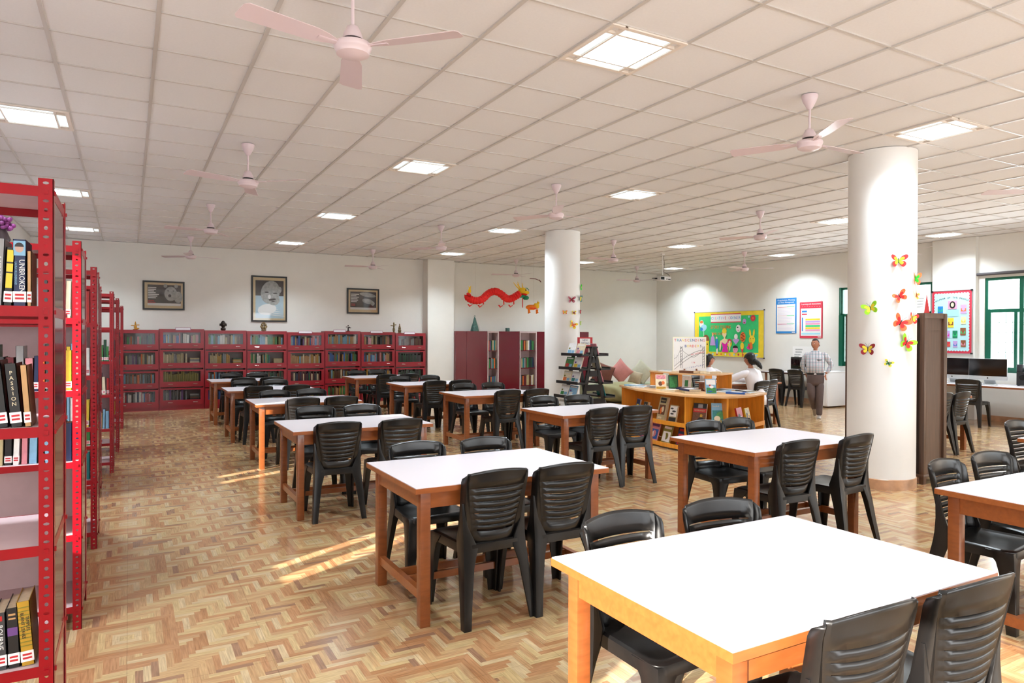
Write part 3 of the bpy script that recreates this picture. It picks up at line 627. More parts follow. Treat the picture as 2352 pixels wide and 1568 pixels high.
# ------------------------------------------------------------------ framed pictures on the back wall
blk = mat('black_frame', (.07, .065, .06), .4, noise=0); mount = mat('cream_mount', (.87, .78, .62), .8, noise=0); dgrey = mat('print_charcoal', (.27, .25, .25), .7, noise=.3, nscale=14); lgrey = mat('print_light_grey', (.68, .68, .67), .7, noise=.25, nscale=18); wht = mat('print_white', (.88, .88, .88), .7, noise=.03); pw = mat('print_pale_blue', (.72, .8, .84), .7, noise=.05, nscale=9); pred = mat('print_red', (.6, .2, .15), .7, noise=0)
def disc(g, x, z, rx, rz, y, mi, n=20, a0=0, a1=2*PI, rot=0):
    pts = []; g.nq = getattr(g, 'nq', 0)+1; y -= .00004*g.nq
    for k in range(n+(a1-a0 < 6)):
        a = a0+(a1-a0)*k/n; u, v = rx*math.cos(a), rz*math.sin(a); pts.append((x+u*math.cos(rot)-v*math.sin(rot), y, z+u*math.sin(rot)+v*math.cos(rot)))
    g.add(pts, [tuple(range(len(pts)))], False, mi)
def quad(g, x0, x1, z0, z1, y, mi): g.nq = getattr(g, 'nq', 0)+1; y -= .00004*g.nq; g.add([(x0, y, z0), (x1, y, z0), (x1, y, z1), (x0, y, z1)], [(0, 1, 2, 3)], False, mi)
def picture(x0, x1, z0, z1, lb, draw):
    W, H = x1-x0, z1-z0; t = thing('framed_picture', lb, 'picture', (x0, YF-.03, z0), 0, 'framed pictures on the back wall')
    g = G(); b = .035
    g.box(0, W, 0, .025, 0, b); g.box(0, W, 0, .025, H-b, H); g.box(0, b, 0, .025, 0, H); g.box(W-b, W, 0, .025, 0, H); g.obj('frame', blk, t)
    g = G(); g.box(b, W-b, .012, .025, b, H-b, 0); draw(g, W, H); g.obj('print', [mount, dgrey, lgrey, wht, pw, pred], t, fixn=False)
    g = G(); g.box(b, W-b, .003, .005, b, H-b); g.obj('glass_front', gla, t)
def lines(g, x0, x1, z0, n, dz, mi, y=.0108):
    for k in range(n): quad(g, x0, x0+(x1-x0)*random.uniform(.5, 1), z0-k*dz, z0-k*dz+dz*.55, y, mi)
def d1(g, W, H):
    quad(g, .09, W-.07, .14, H-.08, .0115, 1); quad(g, .09, W-.07, .09, .14, .0115, 3); lines(g, .1, .3, H-.15, 7, .035, 3); lines(g, .1, .25, H-.42, 2, .035, 5)
    disc(g, .52, .34, .12, .15, .011, 2); disc(g, .42, .5, .035, .04, .011, 2); disc(g, .62, .5, .035, .04, .011, 2); disc(g, .66, .27, .08, .12, .011, 2); disc(g, .5, .3, .03, .03, .0106, 1); disc(g, .47, .4, .016, .01, .0104, 1); disc(g, .57, .4, .016, .01, .0104, 1)
def d2(g, W, H):
    quad(g, .085, W-.075, .08, H-.1, .0115, 1); quad(g, .085, W-.075, .08, .58, .0112, 4)
    disc(g, .4, .66, .2, .26, .011, 2, rot=-.25); disc(g, .6, .72, .04, .07, .011, 2); disc(g, .47, .5, .13, .13, .0108, 2); disc(g, .33, .28, .2, .12, .0109, 3, rot=.2)
    disc(g, .44, .5, .08, .022, .0104, 1, rot=.15); disc(g, .46, .455, .04, .01, .0103, 1, rot=.15); disc(g, .32, .66, .045, .014, .0104, 1); disc(g, .5, .64, .05, .014, .0104, 1); disc(g, .38, .56, .03, .05, .0103, 3)
    for k in range(4): disc(g, .35+.05*k, .3-.05*k, .22, .008, .0108, 3, rot=-.1)
def d3(g, W, H):
    quad(g, .08, W-.07, .15, H-.08, .0115, 1); quad(g, .08, W-.07, .1, .15, .0115, 3); lines(g, .1, .32, H-.15, 6, .035, 3); lines(g, .1, .25, H-.38, 2, .03, 5)
    disc(g, .5, .3, .14, .06, .011, 2, rot=-.2); disc(g, .5, .45, .2, .05, .011, 2, rot=-.15); disc(g, .62, .25, .05, .05, .0105, 2)
picture(.24, 1.02, 2.05, 2.65, 'black framed animal photograph with white writing, above the first cabinets', d1)
picture(2.35, 3.11, 1.83, 2.85, 'tall black framed grey portrait of a bald man in a white shawl', d2)
picture(4.47, 5.25, 2.05, 2.65, 'smaller black framed dark photograph near the wall pier', d3)
# ------------------------------------------------------------------ ornaments on the cabinets
gold = mat('gold_ornament', (.78, .58, .25), .35, .6, noise=.2); bronze = mat('dark_bronze', (.16, .12, .1), .4, .4, noise=.2); brass = mat('old_brass', (.5, .43, .3), .4, .6, noise=.25); verd = mat('green_mosaic', (.25, .4, .37), .4, noise=.5, nscale=30)
def orn(name, lb, x, z, m, parts, cat='figurine'):
    g = G()
    for c, r in parts: g.ell(c, r, 10)
    o = g.obj(name, m); o.location = (x, 15.86, z); tag(o, lb, cat)
    return o
orn('gold_figurine', 'small gold dancing figurine on the cabinet nearest the racks', .11, 1.632, gold, [((0, 0, .01), (.05, .04, .012)), ((0, 0, .06), (.03, .025, .05)), ((.0, 0, .12), (.018, .018, .022)), ((-.05, 0, .09), (.035, .01, .012)), ((.045, 0, .1), (.03, .01, .012)), ((0, 0, .15), (.01, .01, .02)), ((.03, 0, .03), (.04, .02, .015))])
orn('bronze_bust', 'dark bronze bust with large ears on the third cabinet', 1.75, 1.632, bronze, [((0, 0, .03), (.055, .045, .04)), ((0, 0, .07), (.03, .03, .04)), ((0, 0, .13), (.055, .05, .07)), ((-.06, 0, .12), (.012, .015, .035)), ((.06, 0, .12), (.012, .015, .035)), ((0, -.05, .12), (.012, .012, .018)), ((0, 0, .19), (.03, .03, .02))])
orn('brass_figurine', 'pale brass two headed figurine beneath the tall portrait', 2.575, 1.622, brass, [((0, 0, .02), (.055, .04, .02)), ((-.025, 0, .07), (.03, .03, .05)), ((.025, 0, .07), (.03, .03, .05)), ((-.03, 0, .14), (.03, .03, .035)), ((.03, 0, .14), (.03, .03, .035)), ((0, 0, .18), (.035, .02, .02)), ((-.055, 0, .1), (.02, .015, .03)), ((.055, 0, .1), (.02, .015, .03))])
orn('bronze_dancer', 'small dark dancing figurine below the smaller right-hand picture', 4.44, 1.6325, bronze, [((0, 0, .01), (.04, .03, .012)), ((0, 0, .05), (.015, .015, .045)), ((.02, 0, .09), (.02, .015, .02)), ((0, 0, .13), (.014, .014, .018)), ((-.03, 0, .1), (.03, .008, .01)), ((.04, 0, .08), (.03, .008, .01))])
orn('brass_statue', 'taller brass statue with raised arms on the last cabinet', 5.545, 1.595, brass, [((0, 0, .01), (.05, .04, .015)), ((0, 0, .08), (.03, .03, .07)), ((0, 0, .17), (.025, .02, .04)), ((0, 0, .225), (.022, .022, .025)), ((-.05, 0, .18), (.035, .012, .015)), ((.04, 0, .2), (.03, .012, .012)), ((0, 0, .25), (.01, .01, .015))])
orn('brass_statue', 'slightly shorter pointed brass statue beside the taller one', 5.69, 1.595, brass, [((0, 0, .01), (.05, .04, .015)), ((0, 0, .06), (.045, .035, .05)), ((0, 0, .12), (.035, .03, .04)), ((0, 0, .165), (.022, .02, .025)), ((0, 0, .2), (.012, .012, .03))])
g = G(); g.lathe([(.11, 0), (.11, .02), (.085, .12), (.05, .22), (.03, .31), (.018, .35)], n=20); g.tube([(0, 0, .34), (-.02, 0, .37), (-.012, 0, .395), (.012, 0, .395), (.016, 0, .37)], .008, 6)
o = g.obj('ornamental_bottle', verd); o.location = (7.7, 15.87, 1.656); tag(o, 'tall conical green and gold ornamental bottle on a maroon cupboard', 'ornament')
g = G(); g.box(-.045, .045, -.04, .04, 0, .09); g.ell((0, -.04, .045), (.03, .01, .03), 10); o = g.obj('ornamental_box', verd, bevel=.006); o.location = (8.65, 15.87, 1.656); tag(o, 'tiny green cube ornament on the cupboard between open bookcases', 'ornament')
# ------------------------------------------------------------------ hanging dragons
dr = mat('red_paper', (.86, .08, .04), .7, noise=.2, nscale=40); yl = mat('yellow_paper', (.93, .76, .1), .7, noise=.1); gn = mat('green_paper', (.05, .5, .35), .7, noise=.15); orp = mat('orange_paper', (.96, .5, .06), .7, noise=.15, nscale=20); thr = mat('thread', (.7, .68, .65), .8, noise=0)
t = thing('paper_dragon', 'long red paper dragon with yellow head hanging before the back wall', 'hanging decoration', (6.72, 12.8, 2.4))
path = [(-.64, 2.40), (-.66, 2.33), (-.6, 2.28), (-.5, 2.255), (-.4, 2.265), (-.3, 2.32), (-.22, 2.39), (-.12, 2.45), (-.02, 2.465), (.1, 2.4), (.18, 2.34), (.28, 2.31), (.38, 2.33), (.46, 2.38), (.54, 2.44)]
g = G(); rings = []; P = []
for i in range(len(path)-1):
    for k in range(4): s = k/4; P.append((path[i][0]+(path[i+1][0]-path[i][0])*s, path[i][1]+(path[i+1][1]-path[i][1])*s-2.4))
P.append((path[-1][0], path[-1][1]-2.4))
g.tube([(x, .03*math.sin(i*.3), z) for i, (x, z) in enumerate(P)], [(.07+.012*(i % 2))*(.6 if i < 3 else 1) for i in range(len(P))], 12); g.obj('body', dr, t)
for x, z in ((-.55, -.2), (-.32, -.21), (.16, -.2), (.4, -.19)):
    g = G(); g.tube([(x, 0, z+.1), (x+.01, 0, z), (x-.03, .02, z-.04)], .012, 6)
    for s in (-1, 0, 1): g.tube([(x-.03, .02, z-.04), (x-.08+.02*s, .03*s, z-.05-.02*abs(s)), (x-.11, .03*s, z-.02)], .006, 5)
    g.obj('claw', dr, t)
g = G(); g.ell((.62, 0, .1), (.1, .08, .07), 12, 0); g.ell((.7, 0, .06), (.08, .07, .045), 12, 0); g.ell((.66, 0, .02), (.07, .06, .03), 12, 1); g.ell((.58, 0, -.02), (.1, .09, .035), 12, 2); g.ell((.7, 0, -.05), (.07, .07, .05), 12, 2)
for x0, x1, z1 in ((.56, .42, .27), (.6, .5, .25), (.6, .52, .29), (.66, .63, .27)): g.tube([(x0, .03, .13), ((x0+x1)/2, .05, .2), (x1, .04, z1)], [.014, .01, .005], 6, 0)
g.tube([(.66, 0, .15), (.74, .02, .16), (.79, .02, .12), (.77, .02, .08)], .008, 6, 2); g.ell((.66, -.07, .11), (.018, .01, .018), 8, 3)
g.obj('head', [yl, dr, gn, blk], t)
g = G(); g.ell((-.63, 0, .05), (.035, .03, .05), 10); g.tube([(-.63, 0, .08), (-.6, 0, .16)], [.02, .004], 6); g.tube([(-.63, 0, .08), (-.65, 0, .15)], [.015, .004], 6); g.obj('tail_tuft', yl, t)
g = G(); g.tube([(.62, 0, -.06), (.62, 0, -.26)], .009, 6); g.obj('tassel', dr, t)
g = G(); g.tube([(-.5, 0, -.1), (-.5, 0, HC-2.4)], .0012, 4); g.tube([(.6, 0, .1), (.6, 0, HC-2.4)], .0012, 4); g.obj('thread', thr, t)
t = thing('paper_lion', 'small orange paper creature hanging below the red dragon', 'hanging decoration', (7.6, 12.8, 2.15))
g = G(); g.ell((-.04, 0, 0), (.14, .07, .06), 14, 0); g.ell((.08, 0, .03), (.07, .06, .07), 12, 1); g.ell((-.04, -.07, -.02), (.11, .01, .012), 10, 2)
for x in (-.1, .1): g.tube([(x, 0, -.04), (x, 0, -.1), (x+.01, 0, -.12)], [.028, .024, .036], 8, 0)
g.ell((.13, 0, .1), (.03, .03, .03), 8, 1); g.tube([(.1, 0, .08), (.13, 0, .15)], [.012, .004], 5, 1); g.obj('body', [orp, yl, dr], t)
g = G(); g.tube([(.02, 0, .06), (.02, 0, HC-2.15)], .0012, 4); g.obj('thread', thr, t)
# stick carrying a thread, near the fan
g = G(); g.tube([(7.52, 12.8, 2.77), (7.66, 12.8, 2.765), (7.78, 12.8, 2.73)], .008, 6); g.tube([(7.75, 12.8, 2.75), (7.8, 12.8, 2.70)], .01, 6); tag(g.obj('hanging_stick', mat('maroon_stick', (.4, .12, .14), .6)), 'thin dark red stick hanging just above the dragon head', 'stick')
# ------------------------------------------------------------------ butterflies stuck on the columns
def pap(c): return mat('paper_'+c, {'red': (.86, .15, .15), 'lime': (.62, .9, .15), 'green': (.1, .85, .15), 'orange': (.93, .45, .25), 'yellow': (.97, .88, .25), 'dgreen': (.25, .5, .3), 'maroon': (.6, .15, .2), 'mauve': (.72, .45, .52), 'teal': (.25, .5, .5)}[c], .7, noise=.06)
BF = [(0, -121, 2.278, 'red', 'lime', .17, 0, 'red butterfly with a lime inner pair of wings, topmost on the near column'), (0, -84, 2.106, 'orange', 'green', .17, 0, 'orange butterfly with a bright green centre at the column edge'),
 (0, -119, 1.925, 'orange', 'red', .15, -.5, 'orange brown butterfly with a red centre, upper middle of the near column'), (0, -164, 1.812, 'lime', 'yellow', .16, -.3, 'lime green butterfly with a yellow centre on the left of the near column'),
 (0, -80, 1.943, 'yellow', 'orange', .1, .3, 'small yellow butterfly standing off the right edge of the near column'), (0, -117, 1.665, 'orange', 'red', .19, .5, 'large orange red butterfly in the middle of the near column'),
 (0, -92, 1.711, 'red', 'yellow', .14, .2, 'red and yellow butterfly beside the top of the brown cupboard'), (0, -106, 1.464, 'lime', 'red', .19, .5, 'lime butterfly with red inner wings next to the brown cupboard'),
 (0, -168, 1.401, 'maroon', 'yellow', .16, 0, 'yellow butterfly with dark red rims, lowest on the left of the near column'), (0, -136, 1.264, 'yellow', 'dgreen', .09, .4, 'small yellow butterfly with a dark green centre, lowest on the near column'),
 (1, -38, 2.412, 'green', 'lime', .15, 0, 'bright green butterfly at the right edge of the far column'), (1, -94, 2.177, 'mauve', 'maroon', .16, 0, 'mauve butterfly on the far column'), (1, -50, 2.203, 'teal', 'yellow', .17, 0, 'teal and yellow butterfly at the right edge of the far column'),
 (1, -115, 1.952, 'orange', 'yellow', .09, 0, 'small orange butterfly on the left of the far column'), (1, -85, 1.946, 'yellow', 'maroon', .1, 0, 'small cream butterfly in the middle of the far column'), (1, -49, 1.968, 'maroon', 'red', .1, 0, 'small dark red butterfly at the edge of the far column'),
 (1, -88, 1.73, 'yellow', 'orange', .17, .4, 'large yellow butterfly with an orange centre, lowest on the far column'), (1, -41, 1.765, 'lime', 'yellow', .1, 0, 'small lime butterfly low at the edge of the far column')]
for ci, an, z, co, ci2, S, tw, lb in BF:
    cx, cy = ((6.825, 4.42), (6.874, 10.54))[ci]; a = math.radians(an)
    t = thing('paper_butterfly', lb, 'paper butterfly', group='paper butterflies on the round columns')
    t.matrix_world = Matrix.Translation((cx+.325*math.cos(a), cy+.325*math.sin(a), z)) @ Matrix.Rotation(a+PI/2, 4, 'Z') @ Matrix.Rotation(tw, 4, 'Y')
    S *= .5
    for nm, m, k, off in (('wing', co, 1, 0), ('inner_wing', ci2, .62, .003)):
        for s in (-1, 1):
            g = G(); up = [(.02, .0), (.15, .35), (.5, .68), (.85, .75), (1, .6), (.92, .3), (.55, .05), (.02, -.02)]; lo = [(.02, 0), (.5, .02), (.75, -.15), (.8, -.45), (.55, -.72), (.3, -.62), (.1, -.3), (.02, -.05)]
            for P_ in (up, lo):
                for _i in (0, 1): P_ = [q for a_, b_ in zip(P_, P_[1:]+P_[:1]) for q in ((a_[0]*.75+b_[0]*.25, a_[1]*.75+b_[1]*.25), (a_[0]*.25+b_[0]*.75, a_[1]*.25+b_[1]*.75))]
                n = len(P_); v = []
                for th in (0, .0012): v += [(s*x*S*k, -.004-off-.32*x*S*k-th, zz*S*k) for x, zz in P_]
                g.add(v, [tuple(range(n)), tuple(range(2*n-1, n-1, -1))]+[(q, (q+1) % n, n+(q+1) % n, n+q) for q in range(n)])
            g.obj(nm, pap(m), t)
    g = G(); g.tube([(0, -.008, -.25*S), (0, -.008, .3*S)], .004, 6)
    for s in (-1, 1): g.tube([(0, -.008, .3*S), (s*.1, -.02, .75*S) if 0 else (s*.12*S*2, -.02, .8*S)], .001, 4)
    g.obj('body', blk, t)
# ------------------------------------------------------------------ brown cupboard right of the near column
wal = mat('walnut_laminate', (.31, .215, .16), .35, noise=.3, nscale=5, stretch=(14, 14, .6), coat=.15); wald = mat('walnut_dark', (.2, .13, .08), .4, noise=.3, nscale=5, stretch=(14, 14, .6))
t = thing('brown_cupboard', 'tall dark brown wooden cupboard standing right of the near column', 'cupboard', (7.18, 4.18, 0), 0)
g = G(); g.box(0, .05, 0, .05, 0, 1.77); g.box(.35, .40, -.005, .05, 0, 1.77); g.box(.0, .4, 0, .9, 1.72, 1.775); g.box(0, .05, .85, .9, 0, 1.77); g.box(.35, .4, .85, .9, 0, 1.77); g.box(0, .4, 0, .9, .07, .1); g.obj('frame', wal, t, bevel=.002)
g = G(); g.box(.05, .35, .018, .03, .1, 1.72); g.box(.06, .34, .012, .018, 1.6, 1.605); g.obj('side_panel', wal, t)
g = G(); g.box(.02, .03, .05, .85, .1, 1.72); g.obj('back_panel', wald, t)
g = G(); g.box(.37, .38, .05, .45, .1, 1.72); g.box(.37, .38, .455, .85, .1, 1.72); g.obj('door', wal, t)
t = thing('tent_sign', 'red and white folded card sign standing on the brown cupboard', 'sign', (7.2, 4.25, 1.776), -PI/2)
g = G(); g.add([(-.1, 0, 0), (.05, 0, 0), (.05, .05, .2), (-.1, .05, .2), (-.1, .1, 0), (.05, .1, 0)], [(0, 1, 2, 3), (3, 2, 5, 4)], False, 1); g.add([(.0502, 0, 0), (.0502, .1, 0), (.0502, .05, .2)], [(0, 1, 2)], False, 0); g.add([(-.1002, 0, 0), (-.1002, .1, 0), (-.1002, .05, .2)], [(0, 1, 2)], False, 0)
for k in range(4): quad(g, -.08, .03, .06+.03*k, .068+.03*k, .009+.008*k, 2)
g.obj('card', [mat('red_card', (.7, .08, .12), .5, noise=0), wht, lgrey], t, fixn=False)
# ------------------------------------------------------------------ notices on the right wall (drawn in the wall's plane, x' along -y)
def wallboard(name, lb, cat, ya, yb, z0, z1, th, X=XR):
    t = thing(name, lb, cat, (X-th, ya, z0)); t.rotation_euler[2] = -PI/2; return t, ya-yb, z1-z0
blue = mat('blue_card', (.15, .5, .78), .6, noise=0); rdc = mat('crimson_card', (.8, .2, .28), .6, noise=0); bgreen = mat('board_green_felt', (.2, .77, .46), .8, noise=.06); yel = mat('yellow_border', (.93, .82, .2), .7, noise=.1, nscale=6); mag = mat('magenta_paper', (.85, .1, .65), .6, noise=.05); skn = mat('peach_paper', (.93, .85, .68), .7, noise=0); brn = mat('brown_paper', (.55, .33, .2), .7, noise=0); pnk = mat('pink_paper', (.9, .6, .72), .7, noise=0); lblu = mat('light_blue_paper', (.62, .84, .9), .7, noise=.03); pur = mat('lilac_paper', (.75, .62, .85), .7, noise=0); bpap = mat('black_paper', (.08, .08, .09), .7, noise=0); alum = mat('aluminium_edge', (.75, .75, .76), .35, .7, noise=0); ora = mat('orange_print', (.9, .45, .15), .7, noise=0)
BM = [bgreen, yel, rdc, blue, wht, mag, skn, brn, pnk, lblu, pur, bpap, ora, gn]
t, W, H = wallboard('notice_board', 'green notice board headed CREATIVE CORNER with colourful paper cutouts', 'notice board', 14.47, 12.04, 1.0, 2.21, .03)
g = G(); g.box(0, W, -.002, .03, 0, .012); g.box(0, W, -.002, .03, H-.012, H); g.box(0, .012, -.002, .03, 0, H); g.box(W-.012, W, -.002, .03, 0, H); g.obj('frame', alum, t)
g = G()
for x in (0, W):
    for z in (0, H): g.cb((x, 0, z), (.028, .02, .028))
g.obj('corner_cap', bpap, t)
g = G(); g.box(.01, W-.01, .004, .03, .01, H-.01, 0)
for a in ((.01, W-.01, .01, .13), (.01, W-.01, H-.12, H-.01), (.01, .17, .01, H-.01), (W-.18, W-.01, .01, H-.01)): quad(g, *a, .003, 1)
for k in range(14): disc(g, .25+.15*k, .07, .03, .03, .0022, (12, 4, 8, 9, 2)[k % 5], 8)
g.obj('panel', BM, t, fixn=False)
g = G(); quad(g, .62, 1.68, H-.3, H-.06, .0015, 2); quad(g, .62, 1.68, H-.275, H-.085, .001, 4)
o_ = g.T
for k, (ch, ci) in enumerate(zip('CREATIVE CORNER', [3, 9, 8, 9, 3, 3, 10, 2, 0, 8, 3, 9, 3, 10, 3])):
    if ch == ' ': continue
    g.T = Matrix.Translation((.665+.069*k, 0, H-.18)) @ Matrix.Rotation(PI/2, 4, 'X'); g.text(ch, .105, (0, 0, 0), .001, ci)
g.T = Matrix.Translation((.98, 0, H-.42)) @ Matrix.Rotation(PI/2, 4, 'X'); g.text('STORY TELLING', .12, (0, 0, 0), .001, 12, .72)
g.T = Matrix.Translation((.86, -.008, H-.6)) @ Matrix.Rotation(PI/2, 4, 'X'); g.text('TIME OUT', .1, (0, 0, 0), .001, 12, .42)
g.T = o_; g.obj('heading', BM, t, fixn=False)
def cut(f):
    g = G(); f(g); o = g.obj('cutout', BM, t, fixn=False)
Y_ = -.006
def lady(g):
    disc(g, 1.12, .62, .075, .1, Y_, 6); disc(g, 1.12, .69, .08, .07, Y_-.001, 1); quad(g, 1.1, 1.15, .45, .56, Y_, 6); disc(g, 1.14, .4, .15, .08, Y_, 6)
    g.add([(x, Y_-.002, z) for x, z in [(1.02, .4), (1.09, .36), (1.16, .34), (1.24, .42), (1.22, .25), (1.26, .13), (1.02, .13), (1.07, .24)]], [tuple(range(8))], False, 5)
    for s, x in ((-1, .98), (1, 1.3)): disc(g, x, .3, .03, .14, Y_-.001, 6, rot=s*.1)
def house(g):
    quad(g, .34, .56, .12, .42, Y_, 1); disc(g, .45, .42, .13, .17, Y_-.001, 7, 14, 0, PI); disc(g, .4, .33, .02, .025, Y_-.001, 11, 8); disc(g, .5, .33, .02, .025, Y_-.001, 11, 8); quad(g, .42, .46, .12, .22, Y_-.001, 11)
def tree(g): quad(g, .36, .375, .55, .75, Y_, 4); disc(g, .36, .78, .12, .09, Y_-.001, 9, rot=.3); disc(g, .28, .74, .05, .05, Y_-.002, 3, rot=.3)
def robe(g): g.add([(x, Y_, z) for x, z in [(.6, .3), (.64, .52), (.7, .58), (.76, .52), (.8, .3)]], [tuple(range(5))], False, 10); disc(g, .7, .6, .03, .045, Y_, 6)
def swimmer(g): disc(g, .85, .35, .05, .14, Y_-.001, 3); disc(g, .84, .5, .03, .04, Y_, 6); disc(g, .86, .16, .03, .09, Y_, 4)
def bunny(g):
    for c, (x, z) in ((1, (2.05, .46)),): 
        disc(g, x, z, .1, .11, Y_, c); disc(g, x-.06, z+.17, .03, .1, Y_, c, rot=.15); disc(g, x+.06, z+.17, .03, .1, Y_, c, rot=-.15); disc(g, x-.04, z+.03, .01, .015, Y_-.002, 11, 8); disc(g, x+.04, z+.03, .01, .015, Y_-.002, 11, 8)
def lion(g):
    disc(g, 1.75, .53, .09, .13, Y_, 12)
    for k in range(5): disc(g, 1.75, .45+.04*k, .07, .007, Y_-.002, 11, 8, rot=.3*(-1)**k)
def face(g): disc(g, 1.5, .2, .085, .085, Y_, 8); disc(g, 1.5, .24, .09, .07, Y_-.001, 11, 14, 0, PI); disc(g, 1.47, .2, .008, .01, Y_-.002, 11, 6); disc(g, 1.53, .2, .008, .01, Y_-.002, 11, 6)
def cone(g): g.add([(1.22, Y_, .26), (1.28, Y_, .1), (1.25, Y_, .26)], [(0, 1, 2)], False, 1); disc(g, 1.3, .36, .08, .1, Y_, 1); disc(g, 1.3, .42, .07, .06, Y_-.001, 2); disc(g, 1.32, .4, .02, .03, Y_-.002, 4)
def popsicle(g): disc(g, 1.73, .3, .06, .09, Y_, 1); g.add([(1.67, Y_, .24), (1.79, Y_, .24), (1.74, Y_, .1)], [(0, 1, 2)], False, 2); quad(g, 1.725, 1.74, .0, .12, Y_, 2)
def flame(g): disc(g, 1.98, .26, .1, .05, Y_, 5); disc(g, 2.02, .31, .05, .09, Y_-.001, 12); disc(g, 1.96, .3, .03, .07, Y_-.002, 2, rot=.3)
def mask(g): disc(g, 1.6, .75, .08, .1, Y_, 4); disc(g, 1.58, .78, .025, .02, Y_-.002, 11); disc(g, 1.6, .7, .03, .012, Y_-.002, 8)
def ball(g): disc(g, 1.8, .93, .06, .07, Y_, 10); disc(g, 1.8, .9, .03, .015, Y_-.002, 2)
def balloon(g): disc(g, 2.08, H-.2, .08, .08, Y_, 2); disc(g, 2.08, H-.2, .03, .03, Y_-.002, 12); disc(g, 1.95, H-.16, .03, .03, Y_, 9)
def shell(g): disc(g, .28, H-.32, .08, .1, Y_, 4); disc(g, .28, H-.27, .06, .04, Y_-.002, 12)
def fan_(g): g.add([(x, Y_, z) for x, z in [(1.4, .45), (1.52, .33), (1.64, .45), (1.6, .48), (1.44, .48)]], [tuple(range(5))], False, 10); disc(g, 1.52, .54, .06, .07, Y_, 4)
for f in (lady, house, tree, robe, swimmer, bunny, lion, face, cone, popsicle, flame, mask, ball, balloon, shell, fan_): cut(f)
for nm, lb, ya, yb, z0, z1, m, body in (('wall_poster', 'blue edged text poster hanging above the computer desk', 11.7, 11.11, 1.62, 2.47, 3, 0), ('wall_poster', 'red edged chart poster with coloured rows above the standing man', 11.01, 10.4, 1.51, 2.35, 2, 1)):
    t, W, H = wallboard(nm, lb, 'poster', ya, yb, z0, z1, .012); t['group'] = 'posters on the right wall'
    g = G(); g.box(0, W, 0, .012, 0, H, m); quad(g, .03, W-.03, .05, H-.15, -.0012, 4); quad(g, W-.12, W-.03, .015, .035, -.0012, 4)
    o_ = g.T; g.T = Matrix.Translation((W/2, -.0015, H-.05)) @ Matrix.Rotation(PI/2, 4, 'X'); g.text('Organisation, Planning' if not body else 'Learning and Assessment', .05, (0, 0, 0), .0008, 4, W*.85); g.T = Matrix.Translation((W/2, -.0015, H-.105)) @ Matrix.Rotation(PI/2, 4, 'X'); g.text('and Time Management' if not body else '- - - - - - - -', .05, (0, 0, 0), .0008, 4, W*.8); g.T = o_
    if body:
        for k, c in enumerate((8, 1, 0, 8, 10, 1)): quad(g, .16, W-.06, .16+.05*k, .2+.05*k, -.0022, c)
        quad(g, .06, .09, .16, .48, -.0022, 3); quad(g, .06, .2, .6, .64, -.0022, 3); quad(g, .06, .2, .54, .57, -.0022, 2); quad(g, .05, W-.05, .08, .12, -.0022, 9)
    else:
        for z in (.22, .42, .63): quad(g, .05, W-.05, z, z+.008, -.0022, 2); quad(g, W*.55, W-.05, z, z+.012, -.003, 0)
        for k in range(16): quad(g, .06, W-.08-random.uniform(0, .1), .08+.034*k, .084+.034*k, -.0022, 10)
    g.obj('sheet', BM, t, fixn=False)
    g = G(); g.tube([(.03, -.002, H), (.03, -.002, H+.03)], .004, 5); g.tube([(W-.03, -.002, H), (W-.03, -.002, H+.03)], .004, 5); g.obj('hook', alum, t)
t, W, H = wallboard('notice_sheet', 'white notice sheet on the wall above the monitor by the man', 'notice', 11.21, 10.62, .96, 1.31, .006)
g = G(); g.box(0, W, 0, .006, 0, H, 0); lines(g, .08, .3, .26, 2, .06, 1, -.001); lines(g, .05, .3, .14, 2, .05, 1, -.001); g.obj('sheet', [wht, lgrey], t, fixn=False)
t, W, H = wallboard('author_board', 'pale blue AUTHOR OF THE MONTH board with crimson scalloped border', 'notice board', 7.87, 7.14, 1.23, 2.42, .02, XR-.1)
g = G(); g.box(-.012, W+.012, -.002, .02, -.012, 0); g.box(-.012, W+.012, -.002, .02, H, H+.012); g.box(-.012, 0, -.002, .02, 0, H); g.box(W, W+.012, -.002, .02, 0, H); g.obj('frame', alum, t)
g = G()
for x in (0, W):
    for z in (0, H): g.cb((x, 0, z), (.03, .03, .03))
g.obj('corner_cap', bpap, t)
g = G(); g.box(0, W, .004, .02, 0, H, 0); quad(g, .055, W-.055, .055, H-.055, .003, 1)
for k in range(20): z = .075+(H-.15)*k/19; disc(g, .055, z, .016, .024, .0028, 1, 8); disc(g, W-.055, z, .016, .024, .0028, 1, 8)
for k in range(12): x = .075+(W-.15)*k/11; disc(g, x, .055, .024, .016, .0028, 1, 8); disc(g, x, H-.055, .024, .016, .0028, 1, 8)
g.obj('panel', [rdc, mat('sky_blue_paper', (.72, .9, .93), .7, noise=0)], t, fixn=False)
g = G(); tx = 'AUTHOR OF THE MONTH'
for k, ch in enumerate(tx):
    if ch == ' ': continue
    u = (k-9)/9; g.T = Matrix.Translation((W/2+u*.29, 0, H-.13-.06*u*u)) @ Matrix.Rotation(-u*.35, 4, 'Y') @ Matrix.Rotation(PI/2, 4, 'X'); g.text(ch, .045, (0, 0, 0), .0008, 0)
g.obj('heading', bpap, t, fixn=False)
